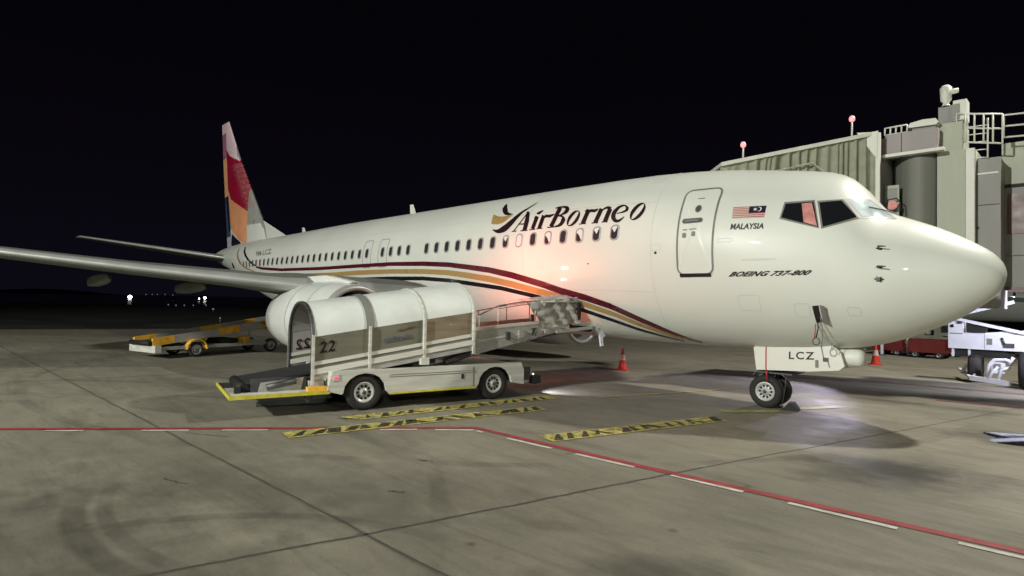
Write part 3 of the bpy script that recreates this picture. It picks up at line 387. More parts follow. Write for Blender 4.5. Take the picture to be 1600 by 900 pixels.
for i in range(0, 46):
    if i in (15, 20): continue
    s = 6.70+.508*i
    if i > 15: s = 14.81+.508*(i-16)
    rim, rf, pane, pf = win_meshes(s, .125, .185)
    mb = MB(); mb.add(rim, rf, rim_mat, True); wo_ = mb.done('passenger_window', plane)
    stt = states[i] if i < 15 else 'dark'
    mb = MB()
    if stt == 'lit': mb.add(pane, pf, pane_lit)
    elif stt == 'dark': mb.add(pane, pf, pane_half)
    elif stt == 'half':   # blind half down
        n = len(pf); mb.add(pane, [f for k, f in enumerate(pf) if 0 < k < 7], pane_lit); mb.add(pane, [f for k, f in enumerate(pf) if not (0 < k < 7)], pane_half)
    else: mb.add(pane, [f for k, f in enumerate(pf) if k < 12], pane_lit if stt == 'mix' else glass); mb.add(pane, [f for k, f in enumerate(pf) if k >= 12], pane_half)
    me_o = mb.done('window_pane', plane, fix=False); me_o.parent = wo_
# port side windows, seen from other viewpoints only: a plain row
mb = MB(); mb.weld = False
for i in range(0, 46):
    rim, rf, pane, pf = win_meshes(6.70+.508*i, .125, .185, -1); mb.add(pane, pf, pane_half)
mb.done('port_window_row', plane, fix=False)
# ---- loop outlines (doors, hatches)
def outline(name, pts, wd, m, off=.005, close=True, mb=None, side=1):
    """pts in (s, z); a thin seam following them"""
    own = mb is None
    if own: mb = MB()
    n = len(pts); vs = []; L = []
    for i in range(n if close else n-1):
        a, b = pts[i], pts[(i+1) % n]; k = max(1, int(math.hypot(a[0]-b[0], a[1]-b[1])/.12))
        for j in range(k): L.append((a[0]+(b[0]-a[0])*j/k, a[1]+(b[1]-a[1])*j/k))
    if not close: L.append(pts[-1])
    N = len(L)
    for i, p in enumerate(L):
        a = L[(i-1) % N] if close or i else p; b = L[(i+1) % N] if close or i < N-1 else p
        dx, dy = b[0]-a[0], b[1]-a[1]; l = math.hypot(dx, dy) or 1; nx, ny = -dy/l*wd/2, dx/l*wd/2
        for q in ((p[0]+nx, p[1]+ny), (p[0]-nx, p[1]-ny)):
            x, y, z = fus_sz(q[0], q[1], off); vs.append((x, y*side, z))
    R = N if close else N-1
    mb.add(vs, [(2*i, 2*i+1, 2*((i+1) % N)+1, 2*((i+1) % N)) for i in range(R)], m)
    if own: return mb.done(name, plane, fix=False)
def rr_sz(s0, s1, z0, z1, r): return [((s0+s1)/2+u, (z0+z1)/2+v) for u, v in rrect(abs(s1-s0)/2, (z1-z0)/2, r)]
def patch(pts, m, off, mb, nsub=1, side=1):
    cs = sum(p[0] for p in pts)/len(pts); cz = sum(p[1] for p in pts)/len(pts); n = len(pts)
    vs = []; fs = []
    R = 4
    for r in range(R+1):
        t = r/R
        for p in pts:
            x, y, z = fus_sz(cs+(p[0]-cs)*max(t, .001), cz+(p[1]-cz)*max(t, .001), off); vs.append((x, y*side, z))
    for r in range(R):
        for i in range(n): fs.append((r*n+i, r*n+(i+1) % n, (r+1)*n+(i+1) % n, (r+1)*n+i))
    mb.add(vs, fs, m, True)
dp = rr_sz(4.375, 5.13, 2.775, 4.58, .13)
mb = MB(); patch([(s, z) for s, z in dp], white_paint, .010, mb); door = mb.done('service_door', plane)
def sub(mb, name, par=None):
    o = mb.done(name, plane, fix=False); o.parent = par or door; return o
mb = MB(); outline('', dp, .035, seal, .013, mb=mb); sub(mb, 'door_seal')
mb = MB(); outline('', [(4.42, 2.755), (5.09, 2.755)], .07, black, .02, close=False, mb=mb); sub(mb, 'door_sill')
mb = MB(); patch([(4.753+.07*math.cos(t*math.pi/6), 4.13+.085*math.sin(t*math.pi/6)) for t in range(12)], seal, .016, mb); patch([(4.753+.05*math.cos(t*math.pi/6), 4.13+.062*math.sin(t*math.pi/6)) for t in range(12)], steel, .019, mb); sub(mb, 'door_window')
mb = MB(); patch(rr_sz(4.62, 5.05, 3.83, 3.93, .045), steel, .016, mb); patch(rr_sz(4.70, 5.0, 3.86, 3.90, .02), seal, .030, mb); sub(mb, 'door_handle')
mb = MB()
for s_, z_ in ((4.78, 3.60), (4.98, 3.58)): patch(rr_sz(s_-.04, s_+.04, z_-.05, z_+.05, .02), seal, .014, mb)
outline('', [(4.72, 3.70), (4.88, 3.70)], .02, seal, .014, close=False, mb=mb); outline('', [(4.92, 3.695), (5.02, 3.695)], .02, seal, .014, close=False, mb=mb)
outline('', [(4.68, 4.36), (4.82, 4.36)], .02, seal, .014, close=False, mb=mb); sub(mb, 'door_placard')
# overwing exits, cargo hatch
for s in (16.33, 17.35):
    mb = MB(); outline('', rr_sz(s-.27, s+.27, 3.25, 4.22, .1), .022, seal, .005, mb=mb); mb.done('overwing_exit', plane, fix=False)
seam = mat('panel_seam', (.58, .58, .55), .5)
for a_ in (1.02, 2.05):
    mb = MB(); vs = []
    for k in range(60):
        s_ = 5.75+k*.36; vs += [fus_pt(s_, a_-.0025, .0025), fus_pt(s_, a_+.0025, .0025)]
    mb.add(vs, [(2*k, 2*k+1, 2*k+3, 2*k+2) for k in range(59)], seam, True); mb.weld = False; mb.done('lap_seam', plane, fix=False)
for s in (5.75, 9.6, 13.2):
    mb = MB(); vs = []
    for k in range(73):
        a = 2*math.pi*k/72; w_ = .005
        vs += [fus_pt(s-w_, a, .0025), fus_pt(s+w_, a, .0025)]
    mb.add(vs, [(2*k, 2*k+1, 2*k+3, 2*k+2) for k in range(72)], seam, True); mb.weld = False; mb.done('panel_seam', plane, fix=False)
# ---- cockpit glazing
def sa_patch(name, Q, m, off, parent=plane, side=1, n=6, mb=None):
    own = mb is None
    if own: mb = MB()
    if len(Q) == 5:
        Q = Q[:]
        tris = [[Q[0], Q[1], Q[2], Q[4]], [Q[4], Q[2], Q[3], Q[3]]]
    else: tris = [Q]
    for q in tris:
        vs = []
        for i in range(n+1):
            for j in range(n+1):
                x, y, z = fus_pt(*bil(q, i/n, j/n), off); vs.append((x, y*side, z))
        mb.add(vs, [(i*(n+1)+j, (i+1)*(n+1)+j, (i+1)*(n+1)+j+1, i*(n+1)+j+1) for i in range(n) for j in range(n)], m, True)
    if own: return mb.done(name, parent, fix=False)
def grow(Q, k):
    cs = sum(q[0] for q in Q)/len(Q); ca = sum(q[1] for q in Q)/len(Q)
    o = []
    for s, a in Q:
        d = math.hypot(s-cs, (a-ca)*1.8); f = 1+k/d; o.append((cs+(s-cs)*f, ca+(a-ca)*f))
    return o
def grid_patch(name, G, m, off, side):
    n = len(G); vs = []
    for row in G:
        for sv, av in row:
            x, y, z = fus_pt(sv, av, off); vs.append((x, y*side, z))
    mb = MB(); mb.add(vs, [(i*n+j, i*n+j+1, (i+1)*n+j+1, (i+1)*n+j) for i in range(n-1) for j in range(n-1)], m, True)
    return mb.done(name, plane, fix=False)
for side in (1, -1):
    for F_, G_ in ((GW1F, GW1), (GW2F, GW2)):
        fr = grid_patch('cockpit_side_window', F_, seal, .006, side)
        g = grid_patch('window_pane', G_, glass, .012, side); g.parent = fr
        if F_ is GW1F: g = grid_patch('painted_reflection', GPINK, pinkm, .016, side); g.parent = fr  # pink reflection painted as a patch over the pane
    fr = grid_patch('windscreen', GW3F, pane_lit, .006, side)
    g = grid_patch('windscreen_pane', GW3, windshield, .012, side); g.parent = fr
    p = lambda q: (q[0], q[1]*side, q[2])
    mb = MB(); mb.tube([p(fus_pt(1.60, .16, .03)), p(fus_pt(1.72, .30, .045)), p(fus_pt(1.88, .55, .035))], .012, steel, 6)
    g = mb.done('wiper', plane, fix=False); g.parent = fr
# ---- pitot probes, vane, ports
for s, a in PROBES[:2]:
    for side in (1, -1):
        p0 = Vector(fus_pt(s, a)); p1 = Vector(fus_pt(s, a, .11)); mb = MB()
        fl = lambda v: Vector((v.x, v.y*side, v.z))
        mb.tube([fl(p0), fl(p1), fl(p1+Vector((.12, 0, -.01)))], [.02, .015, .010], steel, 8); 
        q = [fus_pt(s+.05*math.cos(t), a+.018*math.sin(t), .008) for t in [k*math.pi/4 for k in range(8)]]
        mb.add([fl(Vector(v)) for v in q], [tuple(range(8))], dark); mb.done('pitot_probe', plane, fix=False)
mb = MB()
for k in range(6):
    t = k*math.pi/3; s, a = PROBES[2]
    mb.tube([fus_pt(s, a, .01), fus_pt(s+.065*math.cos(t), a+.035*math.sin(t), .03)], .011, steel, 5)
mb.tube([fus_pt(s, a), fus_pt(s, a, .08)], .03, steel, 8); mb.done('angle_vane', plane)
mb = MB()
for (s, a), r in zip(DOTS[:2], (.03, .02)): mb.tube([fus_pt(s, a, -.01), fus_pt(s, a, .008)], r, dark, 10)
mb.done('drain_port', plane)
# ---- open service panel with hanging headset cord and pins
sa_patch('open_service_panel', PANEL, dark, .006)
mb = MB(); a0 = Vector(fus_pt(2.53, 2.10, .01)); a1 = Vector(fus_pt(2.52, 2.33, .03)); sdir = Vector((.10, -.05, -.02))
mb.add([a0, a1, a1+sdir, a0+sdir], [(0, 1, 2, 3)], seal); mb.done('service_panel_flap', plane, fix=False)
mb = MB(); q = Vector(fus_pt(2.60, 2.30, .04))
mb.tube([q, q+Vector((.01, -.01, -.12)), q+Vector((-.02, -.02, -.30))], .011, dark, 6)
mb.tube([q+Vector((-.02+.06*math.sin(t), -.02, -.37+.07*math.cos(t))) for t in [k*math.pi/6 for k in range(13)]], .010, steel, 6)
mb.tube([q+Vector((.04, -.01, .1)), q+Vector((.085, -.02, -.1)), q+Vector((.09, -.02, -.33)), q+Vector((.07, -.02, -.42))], .007, seal, 6)
mb.done('headset_cord', plane)
mb = MB(); mb.tube([q+Vector((-.035, .0, -.05)), q+Vector((-.05, -.01, -.33))], .010, red_paint, 6); mb.done('red_streamer', plane)
# ---- nose gear
W_R = .345
def wheel_mb(c, r, hw, hub, side=-1):
    """axle along y; returns tyre, rim"""
    t = MB(); x, y, z = c
    pr = [(-hw*.72, hub), (-hw*.95, hub*1.15), (-hw, r*.8), (-hw*.85, r*.94), (-hw*.45, r), (0, r*1.005), (hw*.45, r), (hw*.85, r*.94), (hw, r*.8), (hw*.95, hub*1.15), (hw*.72, hub)]
    t.lathe(pr, tyre, 'y', 32, c=c)
    rm = MB()
    for sg in (-1, 1):
        rm.lathe([(sg*hw*.74, hub*1.02), (sg*hw*.86, hub*.98), (sg*hw*.80, hub*.84), (sg*hw*.45, hub*.74), (sg*hw*.42, hub*.42), (sg*hw*.78, hub*.34), (sg*hw*.80, .001)], rim_m, 'y', 24, c=c)
        for k in range(10):
            a = k*math.pi/5; cx_, cz_ = x+hub*.60*math.cos(a), z+hub*.60*math.sin(a)
            rm.lathe([(sg*hw*.40, .028*hub/.2), (sg*hw*.452+sg*.004, .026*hub/.2), (sg*hw*.456+sg*.004, .001)], dark, 'y', 8, c=(cx_, y, cz_))
        rm.lathe([(sg*hw*.80, hub*.2), (sg*hw*.95, hub*.16), (sg*hw*.96, .001)], steel, 'y', 12, c=c)
    return t, rm
def wheel(parent, c, r, hw, hub, name='wheel'):
    t, rm = wheel_mb(c, r, hw, hub); o = t.done(name, parent); o2 = rm.done('rim', parent)
    o2.parent = o; return o
GX = -3.88
mb = MB(); mb.tube([(GX, 0, W_R), (GX+.02, 0, .75), (GX+.04, 0, 1.5)], [.075, .075, .10], rim_m, 14); mb.tube([(GX, -.3, W_R), (GX, .3, W_R)], .05, steel, 10)
mb.tube([(GX+.05, 0, .95), (GX+.9, 0, 1.45)], .04, rim_m, 8)
mb.bar((GX-.02, 0, .75), (GX-.25, 0, .62), .1, .05, steel); mb.bar((GX-.25, 0, .62), (GX-.05, 0, .42), .1, .05, steel)
mb.box((GX-.18, -.36, .735), (GX+.55, .36, .765), steel); mb.tube([(GX-.30, -.36, .62), (GX-.18, -.36, .74)], .015, steel, 6)
mb.tube([(GX+.09, -.10, 1.3), (GX+.14, -.12, .9), (GX+.05, -.10, .5)], .012, dark, 6); mb.tube([(GX+.11, .06, 1.3), (GX+.12, .03, .6)], .03, steel, 8); mb.tube([(GX+.42, -.36, .75), (GX+.43, -.37, .55), (GX+.36, -.38, .08)], .010, steel, 6)
mb.done('nose_gear_strut', plane)
for y in (-.26, .20): wheel(plane, (GX, y, W_R), W_R, .115, .20)
# gear doors
for side, lab in ((-1, 'starboard nose gear door lettered LCZ'), (1, 'port nose gear door')):
    y = .44*side
    P = [(-4.08, 1.27), (-4.02, .80), (-2.98, .86), (-2.44, .93), (-2.34, 1.02), (-2.42, 1.30), (-2.62, 1.45), (-3.4, 1.40), (-4.0, 1.32)]
    mb = MB(); mb.prism(P, y-.02, y+.02, white_paint); gd = mb.done('nose_gear_door', plane); gd['label'] = lab
    if side == -1:
        v, f = text_mesh('LCZ', 1, 0, .02, 1.25); mb = MB(); mb.weld = False
        mb.add([(-3.36+.48*u, y-.024, 1.075+.025*u+.155*w_) for u, w_ in v], f, ink); t = mb.done('door_lettering', plane, fix=False); t.parent = gd
        mb = MB(); mb.box((-3.83, y-.026, .835), (-3.805, y-.021, 1.30), red_paint); mb.tube([(-3.815, y-.03, .85), (-3.79, y-.03, .58)], .012, red_paint, 6); t = mb.done('red_stripe', plane); t.parent = gd
        mb = MB(); mb.box((-2.86, y-.027, .95), (-2.80, y-.021, 1.10), seal); mb.box((-2.72, y-.03, 1.08), (-2.62, y-.021, 1.16), steel); mb.tube([(-2.76, y-.03, 1.42), (-2.70, y-.03, 1.12), (-2.63, y-.03, 1.09), (-2.60, y-.03, .98)], .007, steel, 5); t = mb.done('door_fitting', plane); t.parent = gd
mb = MB(); mb.lathe([(0, .001), (0, .15), (.06, .17), (.45, .17), (.52, .14), (.54, .001)], white_paint, 'x', 24, c=(-2.62, -.12, 1.17)); mb.tube([(-2.4, -.12, 1.3), (-2.4, -.05, 1.5)], .03, dark, 6); mb.done('taxi_light_housing', plane)
# main gear
for side in (-1, 1):
    mb = MB(); mb.tube([(-19.5, 2.86*side, .55), (-19.5, 2.80*side, 1.9)], .12, rim_m, 12); mb.tube([(-19.5, 2.8*side, 1.0), (-19.5, 1.3*side, 1.7)], .07, rim_m, 8); mb.tube([(-19.5, 2.4*side, .56), (-19.5, 3.3*side, .56)], .07, steel, 8); mb.done('main_gear_strut', plane)
    for dy in (-.3, .3): wheel(plane, (-19.5, (2.86*side+dy), .56), .56, .18, .27)
# ---- wings
def airfoil(x_le, chord, th, n=12):
    """returns list of (x, dz) round the section, world x decreasing aft"""
    up_ = []; lo = []
    for k in range(n+1):
        u = (1-math.cos(math.pi*k/n))/2
        t = 5*th*(.2969*math.sqrt(u)-.126*u-.3516*u*u+.2843*u**3-.1036*u**4); c = .02*4*u*(1-u)
        up_.append((x_le-chord*u, chord*(c+t))); lo.append((x_le-chord*u, chord*(c-t)))
    return up_+lo[-2:0:-1], n
def surface(name, secs, m_main, m_le, side, vertical=False):
    rings = []; 
    for (y, xle, ch, z, th) in secs:
        P, n = airfoil(xle, ch, th)
        rings.append([((x, side*y, z+dz) if not vertical else (x, dz*side, z)) for x, dz in P])
    N = len(rings[0]); mb = MB(); vs = [p for r in rings for p in r]; fm = []; fl_ = []
    for i in range(len(rings)-1):
        for k in range(N):
            f = (i*N+k, i*N+(k+1) % N, (i+1)*N+(k+1) % N, (i+1)*N+k)
            (fl_ if (k in (0, 1) or k >= N-2) else fm).append(f)
    mb.add(vs, fm+[tuple(range(N)), tuple((len(rings)-1)*N+k for k in range(N))], m_main, True)
    mb2 = MB(); mb2.add(vs, fl_, m_le, True)
    return mb, mb2
WSEC = [(0.5, -12.6, 8.4, 2.0, .13), (1.9, -13.2, 7.9, 2.15, .13), (4.9, -14.9, 6.1, 2.44, .12), (5.6, -15.25, 5.2, 2.50, .105), (9, -17.0, 4.1, 2.83, .09), (12, -18.5, 3.2, 3.17, .085), (16.2, -20.7, 1.9, 3.66, .08)]
def clean(mb):
    used = sorted({i for f in mb.f for i in f}); r = {a: b for b, a in enumerate(used)}
    mb.v = [mb.v[i] for i in used]; mb.f = [[r[i] for i in f] for f in mb.f]; return mb
for side in (-1, 1):
    a, b = surface('wing', WSEC, grey_paint, slat_metal, side)
    wg = clean(a).done('wing', plane); sl = clean(b).done('leading_edge_slat', plane); sl.parent = wg
    mb = MB()
    mb.prism([(-21.0, 3.62), (-22.6, 3.66), (-24.2, 6.1), (-23.4, 6.1), (-21.6, 3.9)], side*16.25-.05, side*16.25+.05, white_paint); g = mb.done('winglet', plane); g.parent = wg
    for y, xb, zz in ((7.0, -17.9, 2.30), (9.3, -18.6, 2.46), (12.2, -19.9, 2.86)):
        mb = MB(); pr = [(0, .02), (-.25, .08), (-.8, .11), (-1.8, .125), (-2.7, .10), (-3.0, .05)]
        vs = []; fs = []; N = 14
        for x, r in pr:
            for k in range(N):
                t = 2*math.pi*k/N; cc, ss = math.cos(t), math.sin(t); vs.append((xb+x, side*y+r*1.1*math.copysign(abs(cc)**.6, cc), zz+.12+r*1.45*math.copysign(abs(ss)**.6, ss)-abs(x)*.03))
        for i in range(len(pr)-1):
            for k in range(N): fs.append((i*N+k, i*N+(k+1) % N, (i+1)*N+(k+1) % N, (i+1)*N+k))
        mb.add(vs, fs, grey_paint, True); g = mb.done('flap_track_fairing', plane); g.parent = wg
    # tailplane
    a, b = surface('tailplane', [(.3, -33.5, 3.9, 4.25, .1), (1.0, -34.0, 3.5, 4.33, .1), (7.1, -38.2, 1.35, 5.25, .09), (7.2, -38.5, .9, 5.27, .06)], grey_paint, slat_metal, side)
    tp = clean(a).done('tailplane', plane); g = clean(b).done('leading_edge', plane); g.parent = tp
# ---- engines
for side in (-1, 1):
    c = (-12.75, 4.83*side, 1.50)
    eng_prof = [(a*1.04, r) for a, r in [(-.55, .80), (-.2, .82), (-.04, .86), (0, .92), (-.03, .98), (-.12, 1.02), (-.5, 1.075), (-1.3, 1.115), (-2.2, 1.10), (-3.1, 1.0), (-3.75, .86), (-3.76, .80), (-3.2, .78)]]
    n = 40; vs = []; fs = []
    for a, r in eng_prof:
        for k in range(n):
            t = 2*math.pi*k/n; zz = r*math.sin(t)
            if zz < 0: zz *= .92
            vs.append((c[0]+a, c[1]+r*math.cos(t), c[2]+zz))
    for i in range(len(eng_prof)-1):
        for k in range(n): fs.append((i*n+k, i*n+(k+1) % n, (i+1)*n+(k+1) % n, (i+1)*n+k))
    mb = MB(); mb.add(vs, fs[5*n:], nacelle_paint, True); nac = clean(mb).done('engine_nacelle', plane)
    mb = MB(); mb.add(vs, fs[2*n:5*n], slat_metal, True); g = clean(mb).done('inlet_lip', plane); g.parent = nac
    mb = MB(); mb.add(vs, fs[:2*n], seal, True); mb.add([(c[0]-.55, c[1]+.82*math.cos(t*math.pi/16), c[2]+.79*math.sin(t*math.pi/16)) for t in range(32)], [tuple(range(32))], dark); g = clean(mb).done('inlet_duct', plane); g.parent = nac
    mb = MB()
    for k in range(24):
        t = k*math.pi/12; t2 = t+.2
        mb.add([(c[0]-.50, c[1]+.2*math.cos(t), c[2]+.2*math.sin(t)), (c[0]-.36, c[1]+.2*math.cos(t2), c[2]+.2*math.sin(t2)), (c[0]-.40, c[1]+.77*math.cos(t2), c[2]+.74*math.sin(t2)), (c[0]-.50, c[1]+.77*math.cos(t), c[2]+.74*math.sin(t))], [(0, 1, 2, 3)], steel)
    mb.lathe([(-.5, .22), (-.3, .16), (-.08, .001)], steel, 'x', 20, c=c); g = mb.done('fan', plane); g.parent = nac
    mb = MB(); mb.lathe([(-3.3, .62), (-4.0, .56), (-4.7, .40), (-4.7, .001)], steel, 'x', 24, c=c); mb.lathe([(-4.5, .3), (-5.3, .001)], steel, 'x', 16, c=c); g = mb.done('exhaust_cone', plane); g.parent = nac
    mb = MB(); y = c[1]; mb.prism([(-12.9, 2.58), (-14.4, 2.78), (-16.0, 2.75), (-17.5, 2.3), (-16.6, 1.85), (-14.5, 2.1)], y-.12, y+.12, nacelle_paint); g = mb.done('pylon', plane); g.parent = nac
# ---- fin and rudder, painted in flat colour areas
FW = [(-37.23,12.08),(-37.5,12.0),(-37.32,11.45),(-36.53,10.78),(-34.95,10.22),(-35.39,10.65),(-36.55,12.69),(-37.0,13.3),(-38.0,13.3)]
FM = [(-37.48,12.23),(-37.28,11.34),(-36.53,10.78),(-34.75,10.19),(-33.2,8.32),(-33.0,7.0),(-36.01,8.01),(-36.69,8.69),(-37.06,10.23)]
FO = [(-36.55,8.36),(-36.01,8.01),(-33.0,7.0),(-32.8,5.0),(-33.89,5.33),(-35.55,5.97),(-36.26,6.96)]
FD = [(-35.69,5.9),(-33.88,5.27),(-33.8,4.8),(-36.0,4.8)]
def inside(p, P):
    c = False; n = len(P); j = n-1
    for i in range(n):
        if (P[i][1] > p[1]) != (P[j][1] > p[1]) and p[0] < (P[j][0]-P[i][0])*(p[1]-P[i][1])/(P[j][1]-P[i][1])+P[i][0]: c = not c
        j = i
    return c
fin_white = mat('fin_white', (.78, .58, .64), .4, var=.1, scale=1); fin_mar = mat('fin_crimson', (.32, .008, .035), .4, var=.08, scale=1)
fin_or = mat('fin_orange', (.86, .38, .19), .4, var=.2, scale=.6); fin_dk = mat('fin_navy', (.012, .012, .03), .4); fin_gr = mat('fin_grey_pattern', (.34, .34, .30), .45, var=.1)
fin_pat = mat('fin_pattern_rose', (.40, .16, .17), .45); fin_vio = mat('rudder_violet', (.38, .15, .26), .4)
rud_or = mat('rudder_orange', (.82, .42, .22), .4, var=.1); rud_blue = mat('rudder_blue', (.06, .08, .16), .4); rud_wht = mat('rudder_pale_blue', (.5, .52, .6), .4)
def lerp_tab(T, z):
    T = sorted(T, key=lambda t: t[1])
    if z <= T[0][1]: return T[0][0]
    for i in range(len(T)-1):
        if z <= T[i+1][1]: return T[i][0]+(T[i+1][0]-T[i][0])*(z-T[i][1])/(T[i+1][1]-T[i][1])
    return T[-1][0]
LE = [(-37.17,13.09),(-34.95,10.27),(-33.39,8.55),(-31.77,6.75),(-30.9,5.9),(-30.4,5.1)]
TE = [(-38.37,13.09),(-37.93,10.58),(-37.42,8.24),(-36.71,5.0)]
HG = [(-37.55,13.09),(-37.11,10.77),(-36.68,8.58),(-35.97,6.0),(-35.70,5.0)]
def fin_panel(x_a, x_b, classify, name, nu, nv=170, z0=4.9, z1=13.06, peaked=True):
    mb = MB(); 
    for sd in (-1, 1):
        groups = {}; vs = []
        for j in range(nv+1):
            z = z0+(z1-z0)*j/nv; xa, xb = x_a(z), x_b(z); LEz = lerp_tab(LE, z); TEz = lerp_tab(TE, z); ch = LEz-TEz
            for i in range(nu+1):
                x = xa+(xb-xa)*i/nu; u = min(1, max(0, (LEz-x)/ch)); t = ch*.5*(.2969*math.sqrt(u)-.126*u-.3516*u*u+.2843*u**3-.1036*u**4)
                tipf = min(1, (z1-z)/.12+.25); vs.append((x, sd*max(t, .004)*tipf, z))
        for j in range(nv):
            for i in range(nu):
                z = z0+(z1-z0)*(j+.5)/nv; x = x_a(z)+(x_b(z)-x_a(z))*(i+.5)/nu
                groups.setdefault(classify(x, z), []).append((j*(nu+1)+i, j*(nu+1)+i+1, (j+1)*(nu+1)+i+1, (j+1)*(nu+1)+i))
        o = len(mb.v); mb.v += [Vector(v) for v in vs]
        for m, fs in groups.items():
            k = mb.mi(m)
            for f in fs: mb.f.append([q+o for q in f]); mb.m.append(k); mb.sm.append(True)
    return mb.done(name, plane)
def cl_fin(x, z):
    le = lerp_tab(LE, z)
    if inside((x, z), FW): return fin_white
    if inside((x, z), FM):
        d = le-x
        if d < 1.25 and z < 10.1:
            r = math.hypot((x*9) % 1-.5, (z*9) % 1-.5)
            return fin_pat if r < .38 and (d < .9 or r < .25) else fin_mar
        return fin_mar
    if inside((x, z), FO): return fin_or
    if inside((x, z), FD): return fin_dk
    if le-x < .14: return slat_metal
    if 6.6 < z < 10.6 and le-x < .9:
        r = math.hypot((x*7+z*2) % 1-.5, (z*7) % 1-.5); return fin_pat if r < .28 and z > 7.2 else fin_gr
    if x < -36.2 and z > 8: return fin_or
    return fin_gr if z > 6.2 else white_paint
def cl_rud(x, z):
    if z > 10.75: return fin_vio if z < 12.4 else fin_white
    if z > 8.3: return rud_or
    if z > 6.1: return fin_dk if (x > -37.2+(8.3-z)*.35) else rud_blue
    return rud_blue if z > 5.75 else rud_wht
fin_panel(lambda z: lerp_tab(LE, z), lambda z: lerp_tab(HG, z), cl_fin, 'tail_fin', 90)
fin_panel(lambda z: lerp_tab(HG, z)-.02, lambda z: lerp_tab(TE, z), cl_rud, 'rudder', 16)
mb = MB(); mb.add([(-28.0, 0, 5.2), (-30.85, 0, 6.35), (-31.9, 0, 6.55), (-31.9, .16, 5.1), (-31.9, -.16, 5.1)], [(0, 1, 2, 3), (0, 4, 2, 1), (2, 4, 3)], white_paint); mb.done('dorsal_fillet', plane)
mb = MB(); mb.bar((-32.07, -.22, 6.45), (-31.75, -.26, 5.4), .05, .02, dark); mb.done('fillet_seam', plane)
# small hatches and placards on the skin
for s0, s1, z0, z1 in ((3.55, 3.95, 2.05, 2.35), (5.5, 5.75, 3.3, 3.42), (3.2, 3.8, 3.02, 3.04), (9.9, 10.5, 1.75, 2.05), (4.0, 4.28, 3.4, 3.47), (2.7, 2.95, 1.95, 2.2), (5.9, 6.2, 4.95, 5.05), (8.9, 9.1, 3.0, 3.15), (1.9, 2.1, 2.0, 2.15)):
    mb = MB(); outline('', rr_sz(s0, s1, z0, z1, min(.04, (z1-z0)*.4)), .009, seam, .003, mb=mb); mb.done('access_hatch', plane, fix=False)
for side in (-1, 1):
    for dx, rr_ in ((.95, 1.105), (2.0, 1.112)):
        mb = MB(); vs = []
        for k in range(41):
            t = 2*math.pi*k/40; q = rr_*math.sin(t); q = q*.92 if q < 0 else q
            vs += [(-12.75-dx-.008, 4.83*side+rr_*math.cos(t), 1.5+q), (-12.75-dx+.008, 4.83*side+rr_*math.cos(t), 1.5+q)]
        mb.add(vs, [(2*k, 2*k+1, 2*k+3, 2*k+2) for k in range(40)], seal, True); mb.weld = False; mb.done('cowl_seam', plane, fix=False)
# antennas
for x, h_, z_ in ((-17.2, .42, 5.34), (-26.3, .32, 5.26), (-6.0, .06, 5.29)):
    mb = MB(); mb.prism([(x+.16, z_), (x-.18, z_), (x-.22, z_+h_), (x-.06, z_+h_)], -.02, .02, white_paint); mb.done('blade_antenna', plane)
mb = MB(); mb.lathe([(0, .001), (.06, .05), (.10, .001)], mat('beacon_red', (.4, .03, .02), .3), 'z', 10, c=(-15, 0, 5.33)); mb.done('beacon', plane)
